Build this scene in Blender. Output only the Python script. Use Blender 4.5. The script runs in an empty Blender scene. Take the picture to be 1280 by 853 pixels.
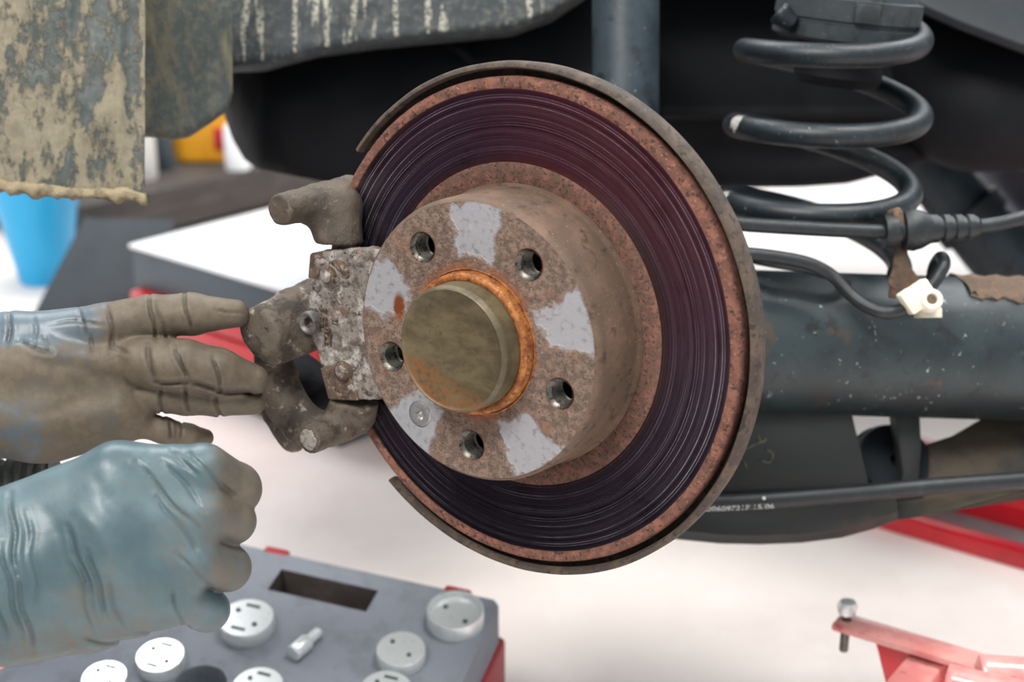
import bpy, bmesh, math, random
import numpy as np
from mathutils import Vector, Matrix, noise as mnoise
from mathutils.geometry import delaunay_2d_cdt
random.seed(7); rng = np.random.default_rng(7)
PI = math.pi
SC = bpy.context.scene
COL = SC.collection

# ------------------------------------------------------------------ camera
PITCH = math.radians(20.0); CAMH = 0.75; F = 50/36*1280
cam = bpy.data.objects.new('camera', bpy.data.cameras.new('camera'))
COL.objects.link(cam); SC.camera = cam
cam.location = (0, 0, CAMH); cam.rotation_euler = (PI/2-PITCH, 0, 0)
cam.data.lens = 50; cam.data.sensor_width = 36; cam.data.clip_start = .01; cam.data.clip_end = 60
cam.data.dof.use_dof = True; cam.data.dof.focus_distance = .82; cam.data.dof.aperture_fstop = 6.3

# ------------------------------------------------------------------ world, lamps, exposure
wd = bpy.data.worlds.new('workshop_daylight'); SC.world = wd; wd.use_nodes = True
wd.node_tree.nodes['Background'].inputs[0].default_value = (.90, .96, 1.0, 1)
wd.node_tree.nodes['Background'].inputs[1].default_value = .78
def area(name, loc, target, sx, sy, power, col):
    l = bpy.data.lights.new(name, 'AREA'); l.shape = 'RECTANGLE'; l.size = sx; l.size_y = sy; l.energy = power; l.color = col
    o = bpy.data.objects.new(name, l); COL.objects.link(o); o.location = loc
    o.rotation_euler = (Vector(target)-Vector(loc)).to_track_quat('-Z', 'Y').to_euler()
    return o
area('added_area_lamp', (-.9, -.5, 2.6), (-.1, .8, .4), 1.2, .6, 84, (1, .96, .92))  # added area light, soft key from the upper left, no fixture seen
lr = area('added_area_lamp', (1.05, .85, 2.6), (1.05, .85, 0), 1.2, .6, 15, (1, .97, .94)); lr.data.spread = math.radians(70)  # fill added to brighten the floor at lower right
area('added_area_lamp', (-.9, 2.6, 2.7), (-.6, 2.0, 0), 1.6, .8, 60, (.95, .98, 1))  # added to push the white lid and the floor behind it brighter
area('added_area_lamp', (1.6, 2.9, 2.7), (1.0, 2.2, 0), 1.6, .8, 60, (.95, .98, 1))  # added to whiten the far floor on the right
SC.view_settings.view_transform = 'Standard'; SC.view_settings.look = 'None'
SC.view_settings.exposure = 0.0; SC.view_settings.gamma = 1.0; SC.view_settings.use_curve_mapping = False

# ------------------------------------------------------------------ frames and projection
XC = np.array([1., 0, 0]); UP = np.array([0, math.sin(PITCH), math.cos(PITCH)]); FW = np.array([0, math.cos(PITCH), -math.sin(PITCH)])
C0 = np.array([0, 0, CAMH])
def c2w(p):                       # camera metric coordinates (right, down, depth) -> world
    p = np.asarray(p, float); return C0+p[..., 0:1]*XC-p[..., 1:2]*UP+p[..., 2:3]*FW
def K(px, py, d): return np.array([(px-640)/F*d, (py-426.5)/F*d, d])
def W(px, py, d): return c2w(K(px, py, d))
def hit(px, py, P, n):            # the sight line through a pixel meets a plane
    r = W(px, py, 1)-C0; t = np.dot(np.asarray(P)-C0, n)/np.dot(r, n); return C0+r*t
def FL(px, py, z=0.): return hit(px, py, np.array([0, 0, z]), np.array([0, 0, 1.]))
def nrm(v): v = np.asarray(v, float); return v/np.linalg.norm(v)
# brake disc frame (fitted to the photograph's ellipses): x right, y up, z outwards along the axle
DN = nrm(c2w(np.array([-.5585, .2096, -.8026]))-C0); DC = c2w(np.array([.0022, -.0083, .8242]))
DX = nrm(np.cross([0, 0, 1], DN)); DY = np.cross(DN, DX)
DM = np.eye(4); DM[:3, 0] = DX; DM[:3, 1] = DY; DM[:3, 2] = DN; DM[:3, 3] = DC
def L(px, py, off):
    p = hit(px, py, DC+DN*off, DN)-DC; return np.array([p@DX, p@DY, off])

# ------------------------------------------------------------------ colours and materials
def s2l(c): return tuple(((v/255)/12.92 if v/255 <= .04045 else ((v/255+.055)/1.055)**2.4) for v in c)
class Mat:
    def __init__(s, name):
        s.m = bpy.data.materials.new(name); s.m.use_nodes = True; s.t = s.m.node_tree; s.b = s.t.nodes['Principled BSDF']
        s.tc = s.t.nodes.new('ShaderNodeTexCoord')
    def put(s, sock, v):
        if isinstance(v, bpy.types.NodeSocket): s.t.links.new(v, sock)
        elif v is not None:
            try: sock.default_value = v
            except Exception: sock.default_value = (*v, 1)
    def math(s, op, a, b=None, c=None, clamp=False):
        n = s.t.nodes.new('ShaderNodeMath'); n.operation = op; n.use_clamp = clamp
        for i, v in enumerate((a, b, c)):
            if v is not None: s.put(n.inputs[i], v)
        return n.outputs[0]
    def coord(s, sx=1, sy=1, sz=1):
        if (sx, sy, sz) == (1, 1, 1): return s.tc.outputs['Object']
        n = s.t.nodes.new('ShaderNodeMapping'); s.put(n.inputs['Vector'], s.tc.outputs['Object']); n.inputs['Scale'].default_value = (sx, sy, sz); return n.outputs[0]
    def noise(s, scale, detail=5, rough=.6, stretch=(1, 1, 1), dist=0):
        n = s.t.nodes.new('ShaderNodeTexNoise'); s.put(n.inputs['Vector'], s.coord(*stretch)); n.inputs['Scale'].default_value = scale
        n.inputs['Detail'].default_value = detail; n.inputs['Roughness'].default_value = rough; n.inputs['Distortion'].default_value = dist; return n.outputs['Fac']
    def step(s, v, lo, hi):
        n = s.t.nodes.new('ShaderNodeMapRange'); n.interpolation_type = 'SMOOTHSTEP'; s.put(n.inputs['Value'], v)
        n.inputs['From Min'].default_value = lo; n.inputs['From Max'].default_value = hi; return n.outputs['Result']
    def mix(s, f, a, b):
        n = s.t.nodes.new('ShaderNodeMix'); n.data_type = 'RGBA'; s.put(n.inputs['Factor'], f)
        for k, v in ((6, a), (7, b)):
            s.put(n.inputs[k], (*v, 1) if isinstance(v, tuple) and len(v) == 3 else v)
        return n.outputs[2]
    def attr(s, name):
        n = s.t.nodes.new('ShaderNodeAttribute'); n.attribute_name = name; return n.outputs['Fac']
    def xyz(s):
        n = s.t.nodes.new('ShaderNodeSeparateXYZ'); s.put(n.inputs[0], s.tc.outputs['Object']); return n.outputs
    def bump(s, h, strength, dist=.001, prev=None):
        n = s.t.nodes.new('ShaderNodeBump'); s.put(n.inputs['Height'], h); n.inputs['Strength'].default_value = strength; n.inputs['Distance'].default_value = dist
        if prev is not None: s.put(n.inputs['Normal'], prev)
        return n.outputs[0]
    def done(s, col, rough=.5, metal=0., nor=None, **kw):
        s.put(s.b.inputs['Base Color'], (*col, 1) if isinstance(col, tuple) and len(col) == 3 else col)
        s.put(s.b.inputs['Roughness'], rough); s.put(s.b.inputs['Metallic'], metal)
        if nor is not None: s.put(s.b.inputs['Normal'], nor)
        for k, v in kw.items(): s.put(s.b.inputs[k.replace('_', ' ')], v)
        return s.m
def worn(name, base, layers=(), rough=.55, metal=0., bumps=(), **kw):
    # layers: (sRGB, scale, lo, hi[, stretch]); bumps: (scale, strength, distance)
    m = Mat(name); c = s2l(base)
    for ly in layers:
        c = m.mix(m.step(m.noise(ly[1], 7, .65, ly[4] if len(ly) > 4 else (1, 1, 1)), ly[2], ly[3]), c, s2l(ly[0]))
    nor = None
    for b in bumps: nor = m.bump(m.noise(b[0], 6, .65), b[1], b[2], nor)
    return m.done(c, rough, metal, nor, **kw)

# ------------------------------------------------------------------ mesh helpers (all return verts, faces)
ROOT = {}
def rootm(o): return ROOT.get(o.name) if o is not None else None
def tag(o, label=None, cat=None, group=None, kind=None):
    for k, v in (('label', label), ('category', cat), ('group', group), ('kind', kind)):
        if v: o[k] = v
    return o
def thing(name, label, cat, loc=None, m=None, group=None):
    o = bpy.data.objects.new(name, None); COL.objects.link(o); o.empty_display_size = .02
    M = np.eye(4)
    if m is not None: M = np.array(m)
    elif loc is not None: M[:3, 3] = loc
    o.matrix_world = Matrix(M.tolist()); ROOT[o.name] = M
    return tag(o, label, cat, group)
def obj(name, vf, mt, parent=None, local=False, smooth=True, loc=None, attrs=None, angle=40):
    v, f = vf; v = np.asarray(v, float).reshape(-1, 3)
    me = bpy.data.meshes.new(name)
    o = bpy.data.objects.new(name, me); COL.objects.link(o)
    M = np.eye(4)
    if parent is not None:
        o.parent = parent; M = ROOT[parent.name]; ROOT[o.name] = M
    elif loc is not None:
        M[:3, 3] = loc; o.location = loc; ROOT[o.name] = M
    else: ROOT[o.name] = M
    if not local:
        I = np.linalg.inv(M); v = v@I[:3, :3].T+I[:3, 3]
    me.from_pydata(v.tolist(), [], [list(map(int, q)) for q in f]); me.materials.append(mt)
    bm = bmesh.new(); bm.from_mesh(me); bmesh.ops.recalc_face_normals(bm, faces=bm.faces); bm.to_mesh(me); bm.free()
    if smooth:
        me.polygons.foreach_set('use_smooth', [True]*len(me.polygons))
        if angle: me.set_sharp_from_angle(angle=math.radians(angle))
    if attrs:
        for k, a in attrs.items():
            at = me.attributes.new(k, 'FLOAT', 'POINT'); at.data.foreach_set('value', np.asarray(a, np.float32))
    me.update(); return o
def solid(name, vf, mt, label, cat, group=None, **kw):   # a thing that is one mesh, its origin at its base
    v = np.asarray(vf[0]); c = v.mean(0); c[2] = v[:, 2].min()
    return tag(obj(name, vf, mt, None, loc=c, **kw), label, cat, group)
def merge(*parts):
    V, Fs, n = [], [], 0
    for v, f in parts:
        v = np.asarray(v).reshape(-1, 3); V.append(v); Fs += [[i+n for i in q] for q in f]; n += len(v)
    return np.concatenate(V), Fs
def xf(vf, M): v = np.asarray(vf[0]); M = np.asarray(M); return v@M[:3, :3].T+M[:3, 3], vf[1]
def frame(o, z, up=(0, 0, 1)):
    z = nrm(z); x = np.cross(up, z)
    if np.linalg.norm(x) < 1e-4: x = np.cross((0, 1, 0), z)
    x = nrm(x); M = np.eye(4); M[:3, 0] = x; M[:3, 1] = np.cross(z, x); M[:3, 2] = z; M[:3, 3] = o; return M
def lathe(prof, seg=64, a0=0., a1=2*PI, mod=None):
    full = abs(a1-a0-2*PI) < 1e-6; n = seg if full else seg+1
    V = []; Fs = []; k = len(prof)
    for i in range(n):
        a = a0+(a1-a0)*i/seg
        for j, (r, z) in enumerate(prof):
            rr = r*(mod(a, j) if mod else 1); V.append((rr*math.cos(a), rr*math.sin(a), z))
    for i in range(seg):
        i2 = (i+1) % n
        for j in range(k-1): Fs.append([i*k+j, i2*k+j, i2*k+j+1, i*k+j+1])
    v = np.array(V)
    if not full:
        Fs.append(list(range(k))); Fs.append([(n-1)*k+j for j in range(k)][::-1])
    return clean(v, Fs)
def clean(v, f, d=1e-7):
    bm = bmesh.new(); bv = [bm.verts.new(p) for p in v]
    for q in f:
        try: bm.faces.new([bv[i] for i in q])
        except Exception: pass
    bmesh.ops.remove_doubles(bm, verts=bm.verts, dist=d); return bmout(bm)
def bmout(bm):
    bm.verts.index_update(); r = (np.array([p.co[:] for p in bm.verts]), [[p.index for p in q.verts] for q in bm.faces]); bm.free(); return r
def bevel(vf, w, seg=2, ang=30):
    bm = bmesh.new(); bv = [bm.verts.new(p) for p in vf[0]]
    for q in vf[1]: bm.faces.new([bv[i] for i in q])
    bmesh.ops.recalc_face_normals(bm, faces=bm.faces)
    es = [e for e in bm.edges if len(e.link_faces) == 2 and e.calc_face_angle() > math.radians(ang)]
    bmesh.ops.bevel(bm, geom=es, offset=w, segments=seg, affect='EDGES', profile=.5, clamp_overlap=True); return bmout(bm)
BF = [[0, 1, 3, 2], [4, 6, 7, 5], [0, 4, 5, 1], [2, 3, 7, 6], [0, 2, 6, 4], [1, 5, 7, 3]]
def box(lo, hi, M=None, bw=.0, seg=2):
    v = np.array([(x, y, z) for x in (lo[0], hi[0]) for y in (lo[1], hi[1]) for z in (lo[2], hi[2])], float); vf = (v, BF)
    if bw: vf = bevel(vf, bw, seg)
    return xf(vf, M) if M is not None else vf
def smoothpath(pts, n=8):
    P = np.array(pts, float); Q = np.vstack([2*P[0]-P[1], P, 2*P[-1]-P[-2]]); o = []
    for i in range(1, len(Q)-2):
        for t in np.linspace(0, 1, n, endpoint=False):
            a, b, c, d = Q[i-1:i+3]; o.append(.5*(2*b+(c-a)*t+(2*a-5*b+4*c-d)*t*t+(3*b-3*c+d-a)*t**3))
    o.append(P[-1]); return np.array(o)
def tube(path, r, seg=16, caps=True):
    P = np.asarray(path, float); n = len(P); R = np.broadcast_to(np.asarray(r, float), (n,))
    T = np.gradient(P, axis=0); T /= np.linalg.norm(T, axis=1)[:, None]
    u = np.cross(T[0], [0, 0, 1.]); u = nrm(u if np.linalg.norm(u) > 1e-3 else np.cross(T[0], [1., 0, 0])); V = []; Fs = []
    for i in range(n):
        u = nrm(u-T[i]*(u@T[i])); w = np.cross(T[i], u)
        for k in range(seg):
            a = 2*PI*k/seg; V.append(P[i]+R[i]*(math.cos(a)*u+math.sin(a)*w))
    for i in range(n-1):
        for k in range(seg): Fs.append([i*seg+k, i*seg+(k+1) % seg, (i+1)*seg+(k+1) % seg, (i+1)*seg+k])
    if caps: Fs += [list(range(seg))[::-1], [(n-1)*seg+k for k in range(seg)]]
    return np.array(V), Fs
def rtube(a, b, r0, r1, seg=48, e=.003):     # a bar with softened ends
    a, b = np.asarray(a), np.asarray(b); d = nrm(b-a); l = np.linalg.norm(b-a)
    ts = [0, .0001, e*.3, e, *np.linspace(e*2, l-e*2, 12), l-e, l-e*.3, l-.0001, l]
    rs = [r0*.2, r0-e, r0-e*.35, r0, *np.linspace(r0, r1, 12), r1, r1-e*.35, r1-e, r1*.2]
    return tube([a+d*t for t in ts], rs, seg)
def prism(poly, th, bw=0., seg=2):           # poly: 3D outline (planar enough), th: thickness vector
    P = np.array(poly, float); n = len(P); V = np.vstack([P, P+np.asarray(th)])
    Fs = [list(range(n)), [n+i for i in range(n)][::-1]]+[[i, i+n, (i+1) % n+n, (i+1) % n] for i in range(n)]
    return bevel((V, Fs), bw, seg) if bw else (V, Fs)
def loft(rows):                              # rows of equally many points
    R = np.array(rows, float); a, b = R.shape[:2]
    return R.reshape(-1, 3), [[i*b+j, (i+1)*b+j, (i+1)*b+j+1, i*b+j+1] for i in range(a-1) for j in range(b-1)]
def thicken(vf, t):
    bm = bmesh.new(); bv = [bm.verts.new(p) for p in vf[0]]
    for q in vf[1]: bm.faces.new([bv[i] for i in q])
    bmesh.ops.recalc_face_normals(bm, faces=bm.faces)
    bmesh.ops.solidify(bm, geom=bm.faces[:], thickness=t); return bmout(bm)
def sheet(loops, z=0., pts=()):              # flat sheet in xy: outer loop, then holes; extra inner points
    vs = []; es = []
    for lp in loops:
        b = len(vs); vs += [Vector(p) for p in lp]; es += [(b+i, b+(i+1) % len(lp)) for i in range(len(lp))]
    vs += [Vector(p) for p in pts]
    ov, oe, of, *_ = delaunay_2d_cdt(vs, es, [], 0, 1e-7)
    def inside(p, lp):
        c = False; j = len(lp)-1
        for i in range(len(lp)):
            if (lp[i][1] > p[1]) != (lp[j][1] > p[1]) and p[0] < (lp[j][0]-lp[i][0])*(p[1]-lp[i][1])/(lp[j][1]-lp[i][1])+lp[i][0]: c = not c
            j = i
        return c
    fs = []
    for f in of:
        c = [sum(ov[i][k] for i in f)/len(f) for k in (0, 1)]
        if inside(c, loops[0]) and not any(inside(c, h) for h in loops[1:]): fs.append(list(f))
    return np.array([(p[0], p[1], z) for p in ov]), fs
def circ(cx, cy, r, n=40, ry=None, a0=0): return [(cx+r*math.cos(a0+2*PI*i/n), cy+(ry or r)*math.sin(a0+2*PI*i/n)) for i in range(n)]
def text_mesh(s, size, depth):
    c = bpy.data.curves.new('t', 'FONT'); c.body = s; c.size = size; c.extrude = depth; c.align_x = 'CENTER'; c.align_y = 'CENTER'; c.resolution_u = 3
    o = bpy.data.objects.new('t', c); COL.objects.link(o); me = o.to_mesh()
    r = (np.array([v.co[:] for v in me.vertices]), [list(p.vertices) for p in me.polygons]); o.to_mesh_clear()
    bpy.data.objects.remove(o); bpy.data.curves.remove(c); return r

# ------------------------------------------------------------------ implicit shapes -> mesh (surface nets)
def rcone(P, a, b, r0, r1):
    a, b = np.asarray(a), np.asarray(b); d = b-a; h = np.clip(((P-a)@d)/(d@d), 0, 1)
    return np.linalg.norm(P-a-h[..., None]*d, axis=-1)-(r0+(r1-r0)*h)
def chain(P, pts, rs, k=.004):
    o = None
    for i in range(len(pts)-1):
        d = rcone(P, pts[i], pts[i+1], rs[i], rs[i+1]); o = d if o is None else smin(o, d, k)
    return o
def smin(a, b, k):
    h = np.clip(.5+.5*(b-a)/k, 0, 1); return b+(a-b)*h-k*h*(1-h)
def smax(a, b, k): return -smin(-a, -b, k)
def poly2(P, pts):               # signed distance to a polygon in xy
    p = P[..., :2]; v = np.asarray(pts, float)[:, :2]; n = len(v); d = np.full(p.shape[:-1], 1e9); s = np.ones(p.shape[:-1])
    for i in range(n):
        j = (i-1) % n; e = v[j]-v[i]; w = p-v[i]; b = w-e*np.clip((w@e)/(e@e), 0, 1)[..., None]; d = np.minimum(d, (b*b).sum(-1))
        c1 = p[..., 1] >= v[i, 1]; c2 = p[..., 1] < v[j, 1]; c3 = e[0]*w[..., 1] > e[1]*w[..., 0]
        s = np.where((c1 & c2 & c3) | (~c1 & ~c2 & ~c3), -s, s)
    return s*np.sqrt(d)
def nets(fn, lo, hi, h):
    lo = np.array(lo, float); n = np.maximum(np.ceil((np.array(hi)-lo)/h).astype(int)+1, 3); B = 18
    D = np.empty(n); nb = -(-n//B)
    ctr_ = np.stack(np.meshgrid(*[lo[i]+h*(np.arange(nb[i])*B+B/2) for i in range(3)], indexing='ij'), -1); cd_ = fn(ctr_)
    for bi in np.ndindex(*nb):                  # only the blocks the surface can pass through are sampled finely
        s0 = [bi[i]*B for i in range(3)]; s1 = [min(n[i], s0[i]+B) for i in range(3)]; sl = tuple(slice(p, q) for p, q in zip(s0, s1))
        if abs(cd_[bi]) > h*B*.9+.003+.02*(h > .004): D[sl] = cd_[bi]
        else: D[sl] = fn(np.stack(np.meshgrid(*[lo[i]+h*np.arange(s0[i], s1[i]) for i in range(3)], indexing='ij'), -1))
    S = D < 0; cn_ = np.zeros(n-1, int); cor = [(a, b, c) for a in (0, 1) for b in (0, 1) for c in (0, 1)]
    for o in cor: cn_ += S[o[0]:n[0]-1+o[0], o[1]:n[1]-1+o[1], o[2]:n[2]-1+o[2]]
    cells = np.argwhere((cn_ > 0) & (cn_ < 8)); idx = -np.ones(n-1, int); idx[tuple(cells.T)] = np.arange(len(cells))
    acc = np.zeros((len(cells), 3)); cnt = np.zeros(len(cells))
    for a in cor:
        for k in range(3):
            if a[k]: continue
            b = list(a); b[k] = 1; da = D[tuple((cells+a).T)]; db = D[tuple((cells+b).T)]; x = (da < 0) != (db < 0)
            v = np.tile(np.array(a, float), (len(cells), 1)); v[:, k] = np.where(x, da/np.where(x, da-db, 1), 0); acc += v*x[:, None]; cnt += x
    V = lo+h*(cells+acc/cnt[:, None]); Q = []
    for k in range(3):
        a = [slice(1, -1)]*3; a[k] = slice(0, -1); b = [slice(1, -1)]*3; b[k] = slice(1, None)
        x = np.argwhere(S[tuple(a)] != S[tuple(b)]); x = x+np.array([0 if i == k else 1 for i in range(3)])
        u, v = (k+1) % 3, (k+2) % 3; eu = np.eye(3, dtype=int)[u]; ev = np.eye(3, dtype=int)[v]
        g = lambda y: idx[y[:, 0], y[:, 1], y[:, 2]]
        q4 = np.stack([g(x), g(x-eu), g(x-eu-ev), g(x-ev)], 1); fl = ~S[tuple(x.T)]; q4[fl] = q4[fl][:, ::-1]; Q.append(q4)      # outward winding
    Q = np.concatenate(Q); Q = Q[(Q >= 0).all(1)]
    for _ in range(2):            # pull the points onto the surface
        d = fn(V); e = h*.3; gr = np.stack([fn(V+e*np.eye(3)[i])-d for i in range(3)], -1)/e
        V = V-np.clip(d/np.maximum((gr*gr).sum(-1), .2), -h, h)[:, None]*gr
    return V, Q.tolist()

# ================================================================== MATERIALS
m_floor = worn('painted_concrete', (236, 227, 222), [((222, 212, 206), 3.5, .45, .75), ((240, 234, 231), 11, .5, .8), ((190, 178, 170), 26, .72, .86)], .42, bumps=[(160, .12, .001)])
m_wall = worn('white_wall_paint', (232, 232, 230), [((214, 214, 214), 4, .5, .8)], .7)
m_rust_lip = worn('rust_lip', (100, 66, 54), [((128, 84, 68), 120, .42, .62), ((60, 42, 36), 330, .53, .62), ((158, 118, 100), 620, .58, .68)], .85, bumps=[(500, .5, .001), (1500, .35, .0005)])
m_rust_band = worn('rust_band', (92, 66, 54), [((118, 80, 66), 160, .45, .62), ((58, 44, 38), 420, .52, .62), ((140, 108, 92), 700, .62, .72)], .85, bumps=[(700, .5, .001)])
m_hat = worn('brown_cast_iron', (96, 78, 64), [((114, 90, 74), 45, .45, .65), ((72, 56, 47), 120, .54, .66), ((140, 120, 104), 500, .60, .70), ((60, 48, 42), 800, .60, .7)], .7, .25, bumps=[(400, .35, .0008)])
m_shield = worn('grimy_shield_steel', (64, 55, 48), [((86, 72, 60), 70, .46, .62), ((42, 36, 33), 200, .52, .64), ((108, 76, 58), 420, .60, .70), ((116, 104, 92), 800, .62, .7)], .8, bumps=[(600, .4, .0008)])
m_bore = worn('bare_thread_steel', (96, 94, 88), [((60, 48, 40), 400, .5, .62)], .38, .85)
m_screw = worn('zinc_screw', (190, 190, 190), [((130, 122, 112), 900, .55, .7)], .35, .8)
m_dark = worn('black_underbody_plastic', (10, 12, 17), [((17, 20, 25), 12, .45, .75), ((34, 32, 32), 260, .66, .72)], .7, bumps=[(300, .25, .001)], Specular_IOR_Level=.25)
m_darkmetal = worn('dark_painted_metal', (16, 24, 31), [((26, 35, 42), 18, .5, .7), ((110, 110, 106), 420, .69, .73)], .5, bumps=[(300, .2, .001)])
m_tube = worn('dark_teal_axle_paint', (23, 34, 38), [((35, 48, 51), 16, .4, .62), ((64, 50, 38), 22, .60, .70), ((18, 25, 28), 70, .54, .66), ((74, 56, 40), 120, .66, .72), ((160, 164, 158), 170, .66, .69), ((130, 136, 132), 120, .665, .69, (1, .3, .25))], .46, bumps=[(250, .25, .001), (900, .15, .0005)])
m_strut = worn('shock_absorber_paint', (30, 42, 50), [((44, 57, 64), 24, .42, .62), ((22, 30, 36), 60, .55, .66), ((150, 154, 150), 220, .665, .70)], .45, bumps=[(300, .15, .001)])
m_spring = worn('spring_coating', (11, 20, 26), [((22, 33, 39), 30, .45, .65), ((44, 52, 54), 140, .58, .68), ((120, 122, 116), 330, .645, .68)], .45, bumps=[(500, .2, .0006)])
m_chip = worn('chipped_primer', (176, 176, 168), [((130, 130, 122), 400, .5, .6)], .6)
m_seat = worn('grey_rubber_seat', (46, 53, 57), [((34, 39, 42), 60, .48, .62), ((76, 74, 66), 200, .60, .70)], .75, bumps=[(300, .3, .001)])
m_rubber = worn('black_hose_rubber', (18, 24, 28), [((32, 38, 41), 120, .5, .66), ((96, 94, 86), 500, .66, .71)], .5, bumps=[(600, .2, .0006)])
m_clip = worn('cream_plastic', (222, 216, 196), [((170, 158, 130), 150, .56, .7)], .5)
m_rustbracket = worn('rusty_bracket', (92, 76, 62), [((124, 92, 68), 120, .5, .7), ((56, 46, 40), 260, .55, .7)], .85, bumps=[(500, .5, .001)])
m_arm = worn('grimy_control_arm', (30, 33, 32), [((50, 42, 34), 22, .5, .68), ((24, 30, 34), 40, .55, .7), ((84, 72, 54), 200, .70, .8)], .6, bumps=[(240, .3, .001)])
m_armlit = worn('lit_brown_arm_metal', (74, 64, 50), [((44, 44, 42), 16, .45, .65), ((100, 86, 66), 90, .6, .75)], .7, bumps=[(240, .3, .001)])  # lighter brown copy of the arm metal with light painted into its colour
m_chalk = worn('yellow_chalk_paint', (98, 96, 76), [((52, 54, 46), 400, .46, .6)], .8)
m_print = worn('white_cable_print', (196, 198, 194), [], .7)
m_foam = worn('grey_foam', (124, 129, 138), [((108, 112, 120), 30, .45, .7), ((146, 150, 158), 700, .58, .7)], .9, bumps=[(1500, .3, .0005)])
m_case = worn('red_case_plastic', (150, 34, 40), [((120, 24, 30), 40, .5, .7)], .45, bumps=[(800, .1, .0005)])
m_zinc = worn('bright_zinc', (216, 220, 220), [((186, 192, 192), 220, .55, .7)], .30, .45)
m_zincdark = worn('dark_stamped_mark', (70, 84, 82), [], .6, .3)
m_tabletop = worn('white_lid_paint', (244, 246, 248), [((234, 238, 242), 8, .5, .7)], .28)
m_apron = worn('grey_chest_side', (74, 86, 94), [((62, 74, 82), 12, .5, .7)], .5)
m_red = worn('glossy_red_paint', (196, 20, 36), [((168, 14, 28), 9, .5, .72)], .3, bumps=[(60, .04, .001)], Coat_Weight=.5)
m_greyrail = worn('worn_grey_rail', (128, 126, 128), [((104, 98, 98), 24, .5, .7)], .5, .3)
m_bench = worn('dark_bench_wood', (64, 58, 54), [((84, 76, 70), 8, .45, .7, (1, 6, 6)), ((46, 44, 44), 20, .55, .7)], .65, bumps=[(80, .2, .001)])
m_blue = worn('blue_bucket_plastic', (40, 172, 226), [((32, 158, 214), 8, .5, .7)], .4)
m_yellow = worn('yellow_can_plastic', (236, 168, 36), [((222, 150, 28), 10, .5, .7)], .45)
m_white = worn('white_plastic', (226, 222, 216), [((206, 200, 194), 12, .5, .7)], .5)
m_overall = worn('navy_overall_cloth', (26, 34, 52), [((36, 44, 62), 10, .45, .7), ((20, 24, 34), 40, .55, .7)], .9, bumps=[(700, .3, .001), (25, .4, .01)])
m_skin = worn('skin', (198, 140, 112), [((180, 118, 92), 40, .5, .7)], .5)
m_hair = worn('dark_hair', (40, 30, 24), [((58, 44, 34), 300, .5, .6, (1, 1, .2))], .6)
m_cuff = worn('grey_ribbed_cuff', (96, 98, 94), [((70, 72, 70), 60, .45, .6)], .9, bumps=[(500, .3, .001)])
m_boss = worn('steel_bolt', (112, 109, 105), [((84, 76, 70), 300, .48, .62)], .5, .5, bumps=[(700, .3, .0005)])
def cast(name, base, lay, rough=.72, metal=.15):
    return worn(name, base, lay, rough, metal, bumps=[(180, .5, .0015), (520, .55, .0010), (1500, .3, .0004)])
m_cast_plate = cast('pale_corroded_casting', (124, 117, 109), [((88, 77, 69), 110, .47, .60), ((164, 159, 153), 130, .48, .64), ((108, 84, 66), 50, .60, .70), ((56, 48, 44), 420, .56, .64), ((182, 177, 170), 600, .62, .70)])
m_cast_dark = cast('grimy_casting', (84, 74, 63), [((66, 58, 50), 60, .46, .62), ((108, 96, 82), 240, .56, .68), ((136, 128, 116), 420, .64, .72)])
m_cast_mid = cast('stained_casting', (96, 86, 75), [((64, 55, 48), 70, .46, .60), ((156, 146, 132), 110, .57, .68), ((108, 82, 58), 90, .58, .70), ((44, 38, 34), 400, .58, .68)])
m_mud = None

def mat_friction():
    m = Mat('worn_friction_face'); x = m.xyz()
    r = m.math('SQRT', m.math('ADD', m.math('MULTIPLY', x[0], x[0]), m.math('MULTIPLY', x[1], x[1])))
    def rings(scale, det):
        c = m.t.nodes.new('ShaderNodeCombineXYZ'); m.put(c.inputs[0], m.math('MULTIPLY', r, scale))
        n = m.t.nodes.new('ShaderNodeTexNoise'); n.noise_dimensions = '3D'; m.put(n.inputs['Vector'], c.outputs[0]); n.inputs['Scale'].default_value = 1; n.inputs['Detail'].default_value = det; n.inputs['Roughness'].default_value = .75
        return n.outputs['Fac']
    a = rings(420, 4); b = rings(1500, 2)
    w = rings(160, 3)
    c = m.mix(m.step(a, .36, .64), s2l((66, 59, 72)), s2l((116, 109, 124)))
    c = m.mix(m.math('MULTIPLY', m.step(w, .55, .70), .5), c, s2l((34, 28, 38)))
    br = m.math('MULTIPLY', m.math('MAXIMUM', m.step(b, .57, .65), m.step(rings(620, 2), .63, .67)), m.step(m.noise(10, 3), .34, .6))
    c = m.mix(m.math('MULTIPLY', br, .95), c, s2l((224, 220, 226)))
    c = m.mix(m.math('MULTIPLY', m.step(m.noise(40, 5), .5, .72), .45), c, s2l((44, 32, 34)))
    c = m.mix(m.math('MULTIPLY', m.step(r, .1010, .0955), m.step(m.noise(300, 5), .34, .6)), c, s2l((104, 78, 66)))
    nor = m.bump(b, .12, .0005, m.bump(a, .14, .0006))
    tg = m.t.nodes.new('ShaderNodeTangent'); tg.direction_type = 'RADIAL'; tg.axis = 'Z'
    rg = m.math('ADD', m.math('ADD', .13, m.math('MULTIPLY', a, .12)), m.math('MULTIPLY', br, .34))
    return m.done(c, rg, .95, nor, Anisotropic=.6, Tangent=tg.outputs[0])
m_friction = mat_friction()

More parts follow.
